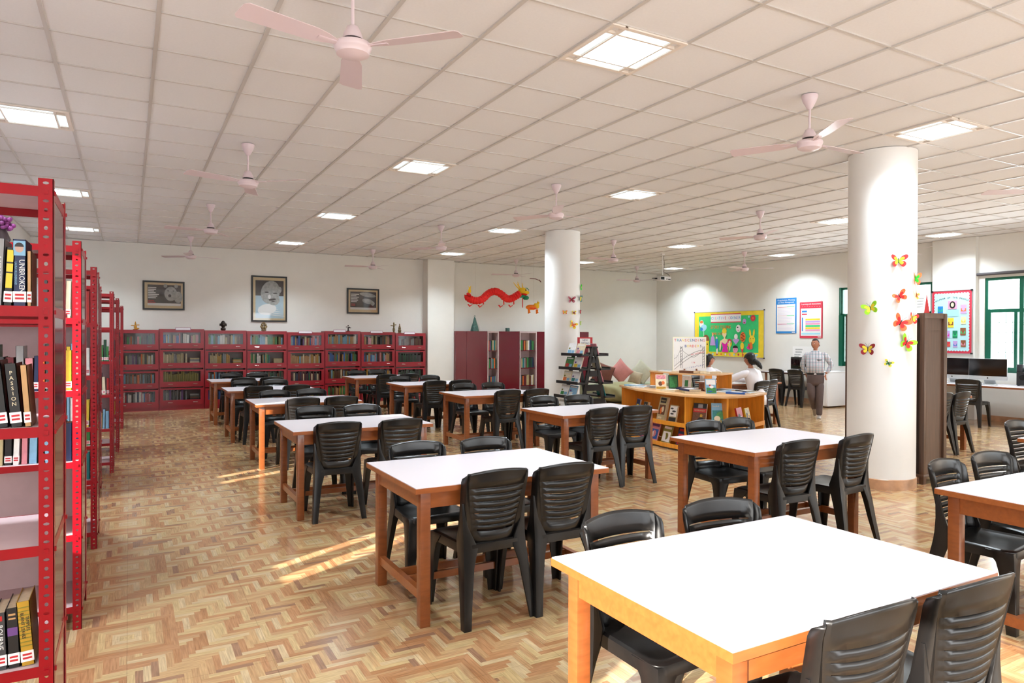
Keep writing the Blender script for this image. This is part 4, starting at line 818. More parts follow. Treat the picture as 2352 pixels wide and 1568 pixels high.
for x, z, w_, h, c, c2 in ((.3, .84, .17, .16, 8, 11), (.27, .7, .23, .13, 9, 9), (.11, .77, .1, .13, 3, 0), (.53, .75, .11, .17, 10, 12), (.3, .49, .11, .18, 1, 7), (.54, .55, .09, .14, 6, 1), (.53, .34, .1, .14, 7, 0), (.25, .29, .09, .14, 10, 5), (.39, .29, .09, .14, 13, 0), (.25, .12, .1, .1, 2, 12), (.4, .11, .08, .12, 10, 3), (.54, .12, .09, .13, 7, 8)):
    g = G(); quad(g, x, x+w_, z, z+h, -.003, c)
    if c2 == 11: disc(g, x+w_/2, z+h*.5, .055, .07, -.004, 11); disc(g, x+w_/2, z+h*.52, .028, .04, -.005, 6)
    elif c2 != 9: quad(g, x+.01, x+w_-.01, z+h*.25, z+h*.6, -.004, c2); disc(g, x+w_/2, z+h*.5, w_*.25, h*.18, -.005, c)
    g.obj('clipping', BM, t, fixn=False)
# ------------------------------------------------------------------ projector
t = thing('projector', 'white ceiling projector on a thin pole in the far corner', 'projector', (10.62, 12.12, HC))
g = G(); g.tube([(0, 0, 0), (0, 0, -.48)], .014, 8); g.tube([(-.04, 0, -.01), (.04, 0, -.01)], .03, 8); g.obj('pole', mat('white_metal', (.88, .87, .86), .4, noise=0), t)
g = G(); g.box(-.17, .14, -.13, .13, -.61, -.52); g.obj('body', mat('projector_case', (.82, .82, .82), .4, noise=0), t, bevel=.008)
for a_ in ((-.16, -.06, -.595, -.535), (0, .03, -.59, -.57), (.05, .12, -.595, -.575)): g = G(); g.box(a_[0], a_[1], -.134, -.13, a_[2], a_[3]); g.obj('vent', mat('dark_metal', 0), t)
g = G(); g.lathe([(.03, 0), (.03, .03)], (-.19, 0, -.58), 12); g.box(-.3, -.17, -.01, .01, -.57, -.555); g.obj('lens', mat('dark_metal', 0), t)
g = G(); g.tube([(.02, 0, -.02), (.05, 0, -.2), (.02, -.02, -.42), (.1, -.05, -.45), (.17, -.05, -.5), (.14, -.06, -.56)], .005, 5); g.obj('cable', bpap, t)
# ------------------------------------------------------------------ curved book display unit
dw = mat('amber_plywood', (.88, .57, .17), .35, noise=.12, nscale=5, stretch=(6, 6, .8), coat=.2); dwt = mat('amber_plywood_top', (.87, .68, .48), .3, noise=.08, nscale=5, coat=.2)
OUT = [(6.80, 8.7), (6.50, 7.95), (6.40, 7.3), (6.40, 6.85), (6.5, 6.55), (6.70, 6.40), (7.0, 6.38), (7.62, 6.62)]
def offs(P_, d):
    r = []
    for i, p in enumerate(P_):
        a = Vector(P_[max(i-1, 0)]); b = Vector(P_[min(i+1, len(P_)-1)]); n = (b-a).normalized(); n = Vector((-n.y, n.x)); r.append((p[0]+n.x*d, p[1]+n.y*d))
    return r
def slab(g, P_, d0, d1, z0, z1, mi=0):
    a, b = offs(P_, d0), offs(P_, d1); g.prism(a+b[::-1], z0, z1, mi)
t = thing('book_display_unit', 'curved amber wood display unit with books facing out', 'display shelf', (0, 0, 0))
g = G(); slab(g, OUT, -.04, .62, .735, .765); g.obj('top', dwt, t, bevel=.004)
g = G(); slab(g, OUT, .36, .38, .06, .735); g.obj('back_panel', dw, t)
for z in (.355, .055):
    g = G(); slab(g, OUT, .0, .36, z-.02, z); slab(g, OUT, -.012, .004, z-.03, z+.025); g.obj('shelf', dw, t)
I_ = offs(OUT, .38)
def upr(i, name='divider'):
    a, b = Vector(OUT[i]), Vector(I_[i]); n = (b-a).normalized(); m_ = Vector((-n.y, n.x))*.012
    g = G(); g.prism([tuple(a-m_), tuple(b-m_), tuple(b+m_), tuple(a+m_)], 0, .735); g.obj(name, dw, t)
upr(0, 'side_panel'); upr(3); upr(5); upr(7, 'side_panel')
# raised shelf on top of it
UP = [(7.0, 8.25), (6.93, 7.75), (6.90, 7.35), (7.02, 7.1), (7.25, 7.05), (7.66, 7.24)]
t = thing('raised_shelf', 'low amber wood shelf standing on top of the curved display unit', 'shelf', (0, 0, 0))
g = G(); slab(g, UP, -.02, .24, .985, 1.005); g.obj('top', dwt, t)
J_ = offs(UP, .22)
for i in (0, 1, 3, 5):
    a, b = Vector(UP[i]), Vector(J_[i]); n = (b-a).normalized(); m_ = Vector((-n.y, n.x))*(.011 if i != 3 else .011)
    g = G(); g.prism([tuple(a-m_), tuple(b-m_), tuple(b+m_), tuple(a+m_)], .766, .985); g.obj('upright', dw, t)
g = G(); a, b = Vector(UP[3]), Vector(UP[4]); n = (b-a).normalized()*.09; g.prism([tuple(a), tuple(a+n), tuple(a+n+Vector((.0, .012))), tuple(a+Vector((0, .012)))], .766, .985); g.obj('upright', dw, t)
# a point and outward normal along the outline
def along(P_, s):
    L_ = [(Vector(P_[i+1])-Vector(P_[i])).length for i in range(len(P_)-1)]; s *= sum(L_)
    for i, l in enumerate(L_):
        if s <= l or i == len(L_)-1:
            a, b = Vector(P_[i]), Vector(P_[i+1]); d = (b-a).normalized(); return a+d*min(s, l), math.atan2(d.y, d.x)
        s -= l
def facing(s, P_, inset, z, w_, h, c, lb, grp, lean=.22, th=.022, draw=None, name='book', cat='book', up=None):
    p, a = along(P_, s); n = Vector((-math.sin(a), math.cos(a)))
    JIT[0] = False; g = G(); g.box(-w_/2, w_/2, 0, th, 0, h, 0); g.box(-w_/2+.003, w_/2+.0015, .003, th-.003, .003, h-.003, 1); JIT[0] = True; ms = [cov(c), pgm]
    if draw: draw(g, ms, w_, h)
    o = g.obj(name, ms, None, fixn=False)
    o.matrix_world = Matrix.Translation((p.x+n.x*inset, p.y+n.y*inset, z)) @ Matrix.Rotation(a, 4, 'Z') @ Matrix.Rotation(-lean, 4, 'X')
    tag(o, lb, cat, grp); return o
def cm(ms, c):
    m = mat('print_'+c.replace(' ', '_'), PAL[c], .45, noise=.35, nscale=45)
    if m not in ms: ms.append(m)
    return ms.index(m)
def art(spec):
    def f(g, ms, w_, h):
        for it in spec:
            if it[0] == 'q': _, c, a, b, d, e = it; quad(g, -w_/2+a*w_, -w_/2+b*w_, d*h, e*h, -.0012, cm(ms, c))
            elif it[0] == 'd': _, c, a, d, r1, r2 = it; disc(g, -w_/2+a*w_, d*h, r1*w_, r2*h, -.002, cm(ms, c), 14)
            else:
                _, st, c, a, d, ww = it; ms.append(mat('print_'+c.replace(' ', '_')+'_flat', PAL[c], .5, noise=0)); o = g.T; g.T = Matrix.Translation((-w_/2+a*w_, -.0025, d*h)) @ Matrix.Rotation(PI/2, 4, 'X'); g.text(st, .03, (0, 0, 0), .0005, len(ms)-1, ww*w_); g.T = o
    return f
dg_ = 'books facing out on the curved display unit'
facing(.16, OUT, 0.054, .357, 0.152, 0.24, 'blue', 'blue book with yellow title, first on the upper display shelf', dg_, draw=art([('q', 'dark blue', .05, .95, .05, .95), ('q', 'yellow', .15, .85, .35, .5), ('q', 'yellow', .2, .8, .6, .68)]))
facing(.26, OUT, 0.054, .357, 0.14, 0.228, 'tan', 'tan book with a dark square picture on the upper display shelf', dg_, draw=art([('q', 'black', .05, .75, .5, .97), ('d', 'grey', .4, .73, .15, .12)]))
facing(.385, OUT, 0.054, .357, 0.199, 0.336, 'beige', 'tall beige book with painted figures and black title box', dg_, th=.035, draw=art([('q', 'black', .15, .85, .74, .95), ('t', 'REMBRANDT', 'beige', .5, .83, .55), ('q', 'brown', .12, .88, .25, .66), ('d', 'orange', .4, .42, .14, .14), ('d', 'cream', .6, .48, .14, .12), ('q', 'cream', .15, .6, .08, .16)]))
facing(.465, OUT, 0.045, .357, 0.152, 0.24, 'beige', 'smaller book with black and white drawing near the display corner', dg_, draw=art([('q', 'white', .05, .95, .35, .95), ('d', 'dark grey', .3, .8, .2, .05), ('d', 'dark grey', .6, .65, .25, .05), ('d', 'dark grey', .4, .5, .22, .05), ('q', 'black', .05, .95, .08, .3)]))
facing(.60, OUT, 0.063, .357, 0.187, 0.3, 'brown', 'dark painting book titled REMBRANDT on a red band', dg_, draw=art([('q', 'black', 0, 1, .78, 1), ('q', 'grey', .35, .7, .8, .96), ('q', 'red', 0, 1, .6, .76), ('t', 'REMBRANDT', 'beige', .5, .68, .8), ('q', 'brown', 0, 1, 0, .6), ('d', 'mustard', .65, .45, .1, .08), ('d', 'black', .65, .2, .28, .2)]))
facing(.695, OUT, 0.059, .357, 0.199, 0.312, 'teal', 'bright teal magazine titled bold with underwater picture', dg_, draw=art([('q', 'light blue', 0, 1, .0, 1), ('q', 'teal', .05, 1, .05, .7), ('t', 'bold', 'cream', .28, .87, .4), ('d', 'green', .6, .5, .3, .16), ('d', 'cream', .35, .35, .2, .12), ('q', 'mustard', .55, .62, .02, .3)]))
facing(.83, OUT, 0.072, .357, 0.175, 0.24, 'red', 'red book with a black horse head and white disc', dg_, draw=art([('d', 'black', .35, .4, .25, .28), ('d', 'white', .6, .35, .22, .17)]))
facing(.91, OUT, 0.077, .357, 0.152, 0.216, 'yellow', 'small yellow book with dark picture beside the red one', dg_, draw=art([('q', 'beige', .05, .95, .6, .95), ('d', 'black', .3, .5, .2, .2), ('d', 'brown', .7, .3, .2, .25), ('d', 'mustard', .5, .35, .2, .25)]))
low = [(.17, 'grey', 'light blue', 'grey magazine, first on the lowest display shelf'), (.25, 'purple', 'pink', 'purple magazine on the lowest display shelf'), (.335, 'pink', 'blue', 'pink and blue magazine with a purple band on the lowest shelf'), (.425, 'olive', 'white', 'grey green magazine with white figures on the lowest shelf'), (.52, 'dark blue', 'red', 'dark blue magazine with a red band on the lowest shelf'), (.63, 'green', 'cream', 'green magazine on the lowest shelf below the painting book'), (.73, 'maroon', 'grey', 'maroon magazine on the lowest shelf behind the chairs'), (.85, 'orange', 'white', 'orange magazine on the lowest shelf, far right')]
for s, c, c2, lb in low: facing(s, OUT, .04, .057, .22, .27, c, lb, 'magazines on the lowest display shelf', lean=.3, th=.008, draw=art([('q', c2, .08, .92, .1, .62), ('d', c, .5, .38, .2, .18), ('q', 'purple' if c == 'pink' else c2, .1, .9, .76, .88), ('d', 'white', .35, .3, .1, .2)]), name='magazine', cat='magazine')
# books lying or standing on the unit
def lying(x, y, z, w_, d, h, rz, c, lb, grp='books lying on the display unit', pile=1):
    JIT[0] = False; g = G(); g.box(-w_/2, w_/2, -d/2, d/2, 0, .002, 0); g.box(-w_/2, w_/2, -d/2, d/2, h-.002, h, 0); g.box(-w_/2, -w_/2+.003, -d/2, d/2, 0, h, 0); g.box(-w_/2+.003, w_/2-.004, -d/2+.004, d/2-.004, .002, h-.002, 1)
    JIT[0] = True; quad2 = [(-w_*.35, -d*.3, h+.0005), (w_*.35, -d*.3, h+.0005), (w_*.35, d*.3, h+.0005), (-w_*.35, d*.3, h+.0005)]; ms = [cov(c), pgm]; k = cm(ms, 'white' if c != 'white' else 'light blue'); g.add(quad2, [(0, 1, 2, 3)], False, k)
    o = g.obj('book', ms, None, fixn=False); o.location = (x, y, z); o.rotation_euler[2] = rz; tag(o, lb, 'book', grp); return o
ZT = .766
lying(6.83, 8.42, ZT, .2, .26, .02, .4, 'light blue', 'pale blue book lying at the far left end of the display top')
lying(6.72, 8.1, ZT, .2, .27, .018, .1, 'white', 'white magazine lying near the far left end of the display top')
lying(6.86, 7.98, ZT, .18, .24, .03, .8, 'grey', 'grey book lying under the raised shelf, left bay')
lying(6.58, 7.32, ZT, .17, .24, .028, .2, 'cream', 'cream book lying left of the green and white standing book')
lying(6.62, 7.0, ZT, .2, .26, .03, -.5, 'beige', 'thick beige book lying in front of the raised shelf')
lying(6.63, 7.0, ZT+.0305, .19, .25, .025, -.2, 'dark blue', 'dark blue book lying on the thick beige book')
lying(7.05, 7.5, ZT, .2, .27, .03, .5, 'dark blue', 'dark blue book lying under the raised shelf, middle bay')
lying(7.42, 7.1, ZT, .2, .26, .02, .2, 'light blue', 'light blue book lying under the right end of the raised shelf')
lying(7.1, 6.62, ZT, .17, .25, .022, .5, 'blue', 'blue book lying near the front corner of the display top')
lying(7.2, 6.85, ZT, .26, .3, .01, .2, 'white', 'open white magazine lying on the right of the display top')
lying(7.42, 6.75, ZT, .18, .24, .024, -.2, 'dark grey', 'dark grey book lying near the right end of the display top')
lying(7.56, 6.95, ZT, .14, .2, .01, .3, 'orange', 'small orange booklet at the right end of the display top')
lying(7.35, 6.62, ZT, .2, .14, .012, .2, 'white', 'thin white book with black letters at the right end of the display')
lying(7.06, 7.95, 1.006, .16, .22, .016, .4, 'white', 'white booklet lying on the raised shelf, left end', 'books lying on the raised shelf')
lying(7.02, 7.42, 1.006, .18, .24, .035, .2, 'brown', 'brown book lying on the raised shelf beside the easel poster', 'books lying on the raised shelf')
lying(7.2, 7.2, 1.006, .2, .22, .03, -.1, 'cream', 'cream book lying on the raised shelf right of the brown one', 'books lying on the raised shelf')
def stand(x, y, z, w_, h, a, c, lb, sp, lean=.2, th=.02):
    JIT[0] = False; g = G(); g.box(-w_/2, w_/2, 0, th, 0, h, 0); g.box(-w_/2+.003, w_/2+.0015, .003, th-.003, .003, h-.003, 1); JIT[0] = True; ms = [cov(c), pgm]; art(sp)(g, ms, w_, h)
    o = g.obj('book', ms, None, fixn=False); o.matrix_world = TR(x, y, z, a) @ Matrix.Rotation(-lean, 4, 'X'); tag(o, lb, 'book', 'books standing on the display unit')
VA = -.5
stand(6.66, 7.62, ZT, .15, .22, VA-.1, 'cream', 'cream and red book standing at the left of the display top', [('q', 'pink', .05, .95, .7, .95), ('d', 'brown', .45, .4, .2, .15), ('d', 'orange', .7, .45, .15, .12), ('q', 'mustard', .05, .95, .05, .2)])
stand(6.95, 7.68, ZT, .14, .2, VA, 'dark green', 'dark green book standing under the raised shelf', [('q', 'green', .1, .9, .1, .9)])
stand(7.04, 7.52, ZT, .13, .19, VA-.6, 'white', 'white edged green book standing beside the dark green one', [('q', 'green', .3, .7, .2, .7)])
stand(6.80, 6.78, ZT, .14, .2, VA+.05, 'light blue', 'blue and green children book standing before the raised shelf', [('q', 'white', .05, .95, .6, .95), ('q', 'green', .05, .95, .05, .4), ('d', 'red', .4, .55, .12, .06), ('d', 'blue', .35, .15, .25, .05), ('d', 'white', .55, .45, .2, .1)], .25)
# poster on a small easel
t = thing('easel_poster', 'hand lettered white poster TRANSCENDING BORDERS on a small easel', 'poster', (7.18, 7.6, 1.006), -.42)
g = G(); W, H = .50, .50; x0 = -W/2
g.box(x0, x0+W, 0, .006, 0.015, H+.015, 0); quad(g, x0+.008, x0+W-.008, .02, H+.005, -.0006, 1)
cl = [2, 3, 4, 5, 2, 6, 3, 4, 2, 6, 7, 8]; o_ = g.T
for k, ch in enumerate('TRANSCENDING'): g.T = Matrix.Translation((x0+.035+.039*k, -.0012, H-.035)) @ Matrix.Rotation(PI/2, 4, 'X'); g.text(ch, .052, (0, 0, 0), .0012, cl[k])
for k, ch in enumerate('BORDERS'): g.T = Matrix.Translation((x0+.19+.038*k, -.0012, H-.12)) @ Matrix.Rotation(PI/2, 4, 'X'); g.text(ch, .052, (0, 0, 0), .0012, [4, 5, 6, 2, 6, 5, 7][k])
for k, ch in enumerate('LITERATURE'): g.T = Matrix.Translation((x0+.2+.027*k, -.0012, .055+.005*k)) @ Matrix.Rotation(PI/2, 4, 'X'); g.text(ch, .03, (0, 0, 0), .0004, 4)
for k, ch in enumerate('IN'): g.T = Matrix.Translation((x0+.29+.03*k, -.0012, .14)) @ Matrix.Rotation(PI/2, 4, 'X'); g.text(ch, .035, (0, 0, 0), .0004, 2)
g.T = Matrix.Translation((x0+.37, -.0012, .275)) @ Matrix.Rotation(PI/2, 4, 'X') @ Matrix.Rotation(.2, 4, 'Z'); g.text('NO DISTANCE', .025, (0, 0, 0), .0004, 2, .2)
g.T = o_
for zo in (0, .045): g.tube([(x0+.02+.46*k/10, -.001, .04+zo+.24*math.sin(k/10*PI*.5)) for k in range(11)], .0022, 4, 9)
for xx in (.125, .46): 
    for s in (-.012, .012): g.tube([(x0+xx+s, -.001, .06), (x0+xx+s, -.001, .38)], .0025, 4, 9)
    for k in range(7): g.tube([(x0+xx-.012, -.001, .1+.04*k), (x0+xx+.012, -.001, .12+.04*k)], .002, 4, 9)
for a, b, za, zb in ((.02, .125, .2, .37), (.125, .3, .37, .22), (.3, .46, .22, .37)): g.tube([(x0+a+(b-a)*k/6, -.001, za+(zb-za)*(k/6)**(.5 if zb < za else 2)) for k in range(7)], .0018, 4, 9)
for k in range(10): g.tube([(x0+.03+.03*k, -.001, .1+.02*k), (x0+.03+.03*k, -.001, .26 if k < 6 else .25)], .0008, 4, 9)
pm = [mat('print_'+c, v, .7, noise=0) for c, v in (('plain_red', (.85, .15, .2)), ('plain_teal', (.1, .6, .65)), ('plain_blue', (.15, .3, .6)), ('plain_yellow', (.95, .85, .3)), ('plain_orange', (.9, .5, .2)), ('plain_navy', (.15, .18, .35)), ('plain_rose', (.85, .4, .45)), ('plain_black', (.1, .1, .12)))]
g.obj('sheet', [mat('cream_edge', (.95, .93, .78), .7, noise=0), wht]+pm, t, fixn=False)
g = G()
for s in (-.08, .1): g.box(s-.008, s+.008, -.03, .0, 0, .05); g.box(s-.006, s+.006, .006, .1, 0, .01); g.tube([(s, .1, 0), (s, .012, .35)], .005, 5)
g.obj('easel', mat('easel_wood', (.5, .3, .18), .5), t)
# ------------------------------------------------------------------ black A-frame magazine rack
bw = mat('black_stained_wood', (.09, .09, .1), .45, noise=.1)
AX, AY, AR = 6.63, 9.22, 0.0
t = thing('magazine_rack', 'black A-frame magazine rack standing before the far column', 'magazine rack', (AX, AY, 0), AR)
for yy in (-.0, .5):
    for s in (-1, 1):
        g = G(); x0, x1 = s*.30, s*.02; g.add([(x0-.03, yy, 0), (x0+.03, yy, 0), (x1+.03, yy, 1.34), (x1-.03, yy, 1.34), (x0-.03, yy+.03, 0), (x0+.03, yy+.03, 0), (x1+.03, yy+.03, 1.34), (x1-.03, yy+.03, 1.34)], [(0, 1, 2, 3), (7, 6, 5, 4), (0, 4, 5, 1), (1, 5, 6, 2), (2, 6, 7, 3), (3, 7, 4, 0)]); g.obj('side_rail', bw, t)
AZ = [.28, .53, .76, .99, 1.216]
for z in AZ:
    for s in (-1, 1):
        f = 1-z/1.34; xr = s*(.02+.28*f)
        g = G(); a, b = sorted((xr+s*.02, xr+s*.22)); g.box(a, b, -.04, .57, z-.012, z+.012); c = b if s > 0 else a; g.box(min(c, c-s*.02), max(c, c-s*.02), -.04, .57, z-.012, z+.035); g.obj('ledge', bw, t)
    g = G(); f = 1-z/1.34; g.box(-.02-.26*f, .02+.26*f, .0, .03, z-.12, z-.02); g.obj('cross_board', bw, t)
g = G(); g.box(-.06, .06, -.03, .56, 1.335, 1.36); g.obj('top_board', bw, t)
mc = [('white', 'light blue'), ('cream', 'pink'), ('white', 'green'), ('light blue', 'white'), ('cream', 'orange'), ('white', 'teal'), ('green', 'red'), ('white', 'yellow')]
TA = TR(AX, AY, 0, AR); q = 0
for zi, z in enumerate(AZ):
    for k in range(2):
        c, c2 = mc[(zi*2+k) % 8]; f = 1-z/1.34; g = G(); w_, h = .23, .19
        g.box(-w_/2, w_/2, 0, .012, 0, h, 0); g.box(-w_/2+.002, w_/2+.0012, .002, .01, .002, h-.002, 1); ms = [cov(c), pgm]
        art([('q', c2, .08, .5, .1, .4), ('q', 'light blue', .55, .9, .1, .35), ('q', 'purple' if k else 'olive', .1, .3, .45, .6), ('q', 'white', .1, .9, .8, .9)])(g, ms, w_, h)
        o = g.obj('magazine', ms, None, fixn=False); o.matrix_world = TA @ TR(-(.17+.28*f)+.02, .42-.25*k, z+.014, -PI/2) @ Matrix.Rotation(-.32, 4, 'X')
        tag(o, 'white and %s magazine, %s ledge from the floor, %s side of the black rack' % (c2, ORD[zi], 'rear' if k == 0 else 'front'), 'magazine', 'magazines on the black rack')
    g = G(); g.box(-w_/2, w_/2, 0, .012, 0, .19, 0); g.box(-w_/2+.002, w_/2+.0012, .002, .01, .002, .188, 1)
    c = ('grey', 'teal', 'pink', 'cream', 'pink')[zi]; o = g.obj('magazine', [cov(c), pgm], None, fixn=False); o.matrix_world = TA @ TR((.15+.28*f)-.02, .18, z+.014, PI/2) @ Matrix.Rotation(-.32, 4, 'X'); tag(o, '%s magazine seen edge on at the right side of the black rack, %s ledge' % (c, ORD[zi]), 'magazine', 'magazines on the black rack')
t = thing('rack_sign', 'red and white sign NEW ARRIVALS on top of the black rack', 'sign', (AX-.0, AY+.25, 1.361), -.3)
g = G(); g.box(-.13, .13, 0, .01, 0, .15, 0); quad(g, -.09, .09, .02, .13, -.001, 1); o_ = g.T
for k, s in enumerate(('ARRIVALS', 'NEW')): g.T = Matrix.Translation((0, -.002, .05+.05*k)) @ Matrix.Rotation(PI/2, 4, 'X'); g.text(s, .045, (0, 0, 0), .0005, 2, .15 if k == 0 else .09)
g.T = o_; g.obj('card', [mat('red_card', 0), wht, mat('print_plain_navy', 0)], t, fixn=False)
# ------------------------------------------------------------------ bean bag and cushions in the far corner
def soft(name, lb, cat, loc, r, m, rot=(0, 0, 0), power=2.6, grp=None, sag=0):
    b = bmesh.new(); bmesh.ops.create_icosphere(b, subdivisions=4, radius=1)
    for v in b.verts:
        n = v.co.copy(); e = 2/power; v.co = Vector([math.copysign(abs(q)**e, q) for q in n])
        k = .03*math.sin(9*n.x+5*n.z)+.02*math.sin(13*n.y-7*n.z); v.co *= 1+k
        v.co = Vector((v.co.x*r[0], v.co.y*r[1], v.co.z*r[2]))
        if sag: v.co.x *= 1+sag*max(0, -n.z); v.co.y *= 1+sag*max(0, -n.z)
    me = bpy.data.meshes.new(name); b.to_mesh(me); b.free(); me.materials.append(m); me.polygons.foreach_set('use_smooth', [True]*len(me.polygons))
    o = bpy.data.objects.new(name, me); C.objects.link(o); o.location = loc; o.rotation_euler = rot; tag(o, lb, cat, grp); return o
def cushion(lb, loc, s, m, rot):
    n = 12; g = G(); vs = []
    for sd_ in (1, -1):
        for i in range(n+1):
            for j in range(n+1):
                u, v = 2*i/n-1, 2*j/n-1; pin = 1-.1*(1-max(abs(u), abs(v)))*0; k = 1-.10*(math.cos(u*PI/2)*abs(v)**3+math.cos(v*PI/2)*abs(u)**3)
                vs.append((u*s/2*(1-.08*math.cos(v*PI/2)*abs(u)), sd_*.09*(math.cos(u*PI/2)*math.cos(v*PI/2))**.6, v*s/2*(1-.08*math.cos(u*PI/2)*abs(v))))
    m1 = (n+1)**2; fs = [(o_+i*(n+1)+j, o_+(i+1)*(n+1)+j, o_+(i+1)*(n+1)+j+1, o_+i*(n+1)+j+1) for o_ in (0, m1) for i in range(n) for j in range(n)]
    g.add(vs, fs, True); o = g.obj('cushion', m); b = bmesh.new(); b.from_mesh(o.data); bmesh.ops.remove_doubles(b, verts=b.verts, dist=.0005); bmesh.ops.recalc_face_normals(b, faces=b.faces); b.to_mesh(o.data); b.free(); o.location = loc; o.rotation_euler = rot; return tag(o, lb, 'cushion', 'cushions in the far corner')
olv = mat('olive_fabric', (.6, .58, .42), .8, noise=.12, nscale=4, bump=.2); 
soft('bean_bag', 'olive green bean bag between the black rack and the display unit', 'bean bag', (10.1, 13.0, .225), (.5, .45, .24), olv, sag=.1)
soft('bean_bag', 'dark bean bag half hidden behind the display unit', 'bean bag', (10.05, 12.15, .2), (.34, .34, .22), mat('dark_fabric', (.2, .19, .2), .8, noise=.1), sag=.1)
g = G(); g.box(9.9, 13.2, 13.75, 14.5, 0, .33); o = g.obj('floor_mattress', mat('sage_fabric', (.58, .6, .5), .85, noise=.1), bevel=.04); tag(o, 'long low greenish floor mattress carrying the cushions', 'mattress')
cushion('dark brown cushion leaning beside the black rack', (10.25, 13.85, .62), .5, mat('brown_fabric', (.42, .24, .19), .85, noise=.1), (-.3, .35, -.5))
cushion('dusty pink cushion standing on its corner', (10.75, 13.8, .66), .48, mat('dusty_pink_fabric', (.76, .5, .48), .85, noise=.06), (-.25, .8, -.5))
cushion('cream cushion standing on its corner in the far corner', (11.5, 13.9, .62), .5, mat('cream_fabric', (.74, .73, .65), .85, noise=.06), (-.25, .75, -.5))
cushion('small beige cushion between the pink and the cream ones', (11.15, 13.72, .5), .33, mat('beige_fabric', (.68, .62, .52), .85, noise=.1), (-.2, .3, -.5))
# ------------------------------------------------------------------ things along the right wall
wp = mat('white_appliance', (.93, .93, .94), .25, noise=0)
t = thing('small_fridge', 'white waist high fridge behind the standing man', 'fridge', (13.2, 9.75, 0))
g = G(); g.box(0, .62, 0, .34, .03, .76); g.obj('body', wp, t, bevel=.012)
g = G(); g.box(-.03, 0, .01, .33, .05, .74); g.obj('door', wp, t, bevel=.006)
g = G(); g.box(-.02, .64, -.01, .35, .76, .78); g.obj('top', wp, t, bevel=.005)
def desk(loc, W, D, H, lb, top, legm):
    t = thing('computer_desk', lb, 'desk', loc); g = G(); g.box(0, D, 0, W, H-.03, H, 0); g.box(.002, D-.002, .002, W-.002, H, H+.002, 1); g.obj('desktop', [top, lam], t, bevel=.003)
    for x in (.1, D-.08):
        for y in (.12, W-.12):
            g = G(); g.tube([(x, y, H-.03), (x+.04*(1 if x < .3 else 0)-.02, y, .3), (x-.02, y-.01, .0)], [.03, .022, .014], 10); g.obj('leg', legm, t)
    return t
grl = mat('silver_leg', (.72, .74, .74), .3, .5, noise=0)
desk((12.92, 5.75, 0), 2.2, .85, .69, 'white topped desk by the green window carrying two all-in-one computers', wood, grl)
desk((13.2, 10.12, 0), 1.5, .62, .71, 'computer desk against the wall behind the standing man', mat('dark_brown_wood', (.3, .18, .12), .4), wood)
scr = mat('black_screen', (.02, .02, .025), .08, noise=0, coat=.5); alu = mat('silver_aluminium', (.82, .83, .84), .3, .4, noise=0)
def imac(y, a, lb):
    t = thing('desktop_computer', lb, 'computer', (13.42, y, .692), a-PI/2, 'all-in-one computers on the desk')
    g = G(); g.box(-.30, .30, 0, .02, .08, .46, 0); g.box(-.30, .30, -.001, .0, .08, .15, 0); g.obj('display', alu, t, bevel=.004)
    g = G(); g.box(-.295, .295, -.003, -.0005, .15, .455); g.obj('screen', scr, t)
    g = G(); disc(g, 0, .115, .012, .014, -.0025, 0, 12); g.obj('emblem', bpap, t, fixn=False)
    g = G(); g.add([(-.09, .02, .2), (.09, .02, .2), (.09, .03, .2), (-.09, .03, .2), (-.09, .12, .006), (.09, .12, .006), (.09, .13, .006), (-.09, .13, .006)], [(0, 1, 5, 4), (3, 7, 6, 2), (0, 4, 7, 3), (1, 2, 6, 5)]); g.box(-.1, .1, -.03, .15, 0, .008); g.obj('stand', alu, t)
    g = G(); g.box(-.2, .2, -.2, -.1, 0.0005, .012); o = g.obj('keyboard', alu, None, bevel=.003); o.matrix_world = TR(13.42, y, .692, a-PI/2); tag(o, 'thin white keyboard in front of the '+lb.replace('silver ', '').split(' beside')[0].split(' half')[0].split(' computer')[0]+' computer '+('by the speakers' if y < 7 else 'near the cupboard'), 'keyboard', 'keyboards on the desk')
imac(6.69, .12, 'silver all-in-one computer beside the black speakers'); imac(7.3, .05, 'silver all-in-one computer half hidden by the brown cupboard')
t = thing('speaker', 'large black speaker at the right on the computer desk', 'speaker', (13.5, 6.17, .692), -PI/2+.3)
g = G(); g.box(-.09, .09, 0, .2, .012, .24); g.obj('cabinet', bw, t, bevel=.006); g = G(); g.lathe([(.05, 0), (.045, .006), (.01, .002)], n=16); 
g.v = [(x, -.001-z, .15+y) for x, y, z in g.v]; g.obj('cone', mat('dark_metal', 0), t)
g = G()
for x in (-.07, .07): g.box(x-.01, x+.01, .02, .04, 0, .012); g.box(x-.01, x+.01, .16, .18, 0, .012)
g.obj('foot', bw, t)
t = thing('speaker', 'smaller dark speaker standing on the large one', 'speaker', (13.5, 6.17, .933), -PI/2+.3)
g = G(); g.box(-.09, -.005, .02, .14, 0, .13); g.box(.005, .09, .02, .14, 0, .13); g.obj('cabinet', mat('dark_grey_plastic', (.16, .18, .21), .35), t, bevel=.006)
t = thing('computer_monitor', 'black monitor on the desk behind the standing man', 'monitor', (13.5, 10.72, .712), -PI/2)
g = G(); g.box(-.24, .24, 0, .03, .07, .36); g.obj('display', scr, t, bevel=.004); g = G(); g.box(-.03, .03, .01, .03, 0, .1); g.box(-.1, .1, -.05, .1, 0, .01); g.obj('stand', bpap, t)
g = G(); g.box(-.2, .2, -.09, .09, 0, .014); o = g.obj('keyboard', white, None); o.location = (13.3, 10.72, .7125); o.rotation_euler[2] = PI/2; tag(o, 'white keyboard on the desk before the black monitor', 'keyboard')
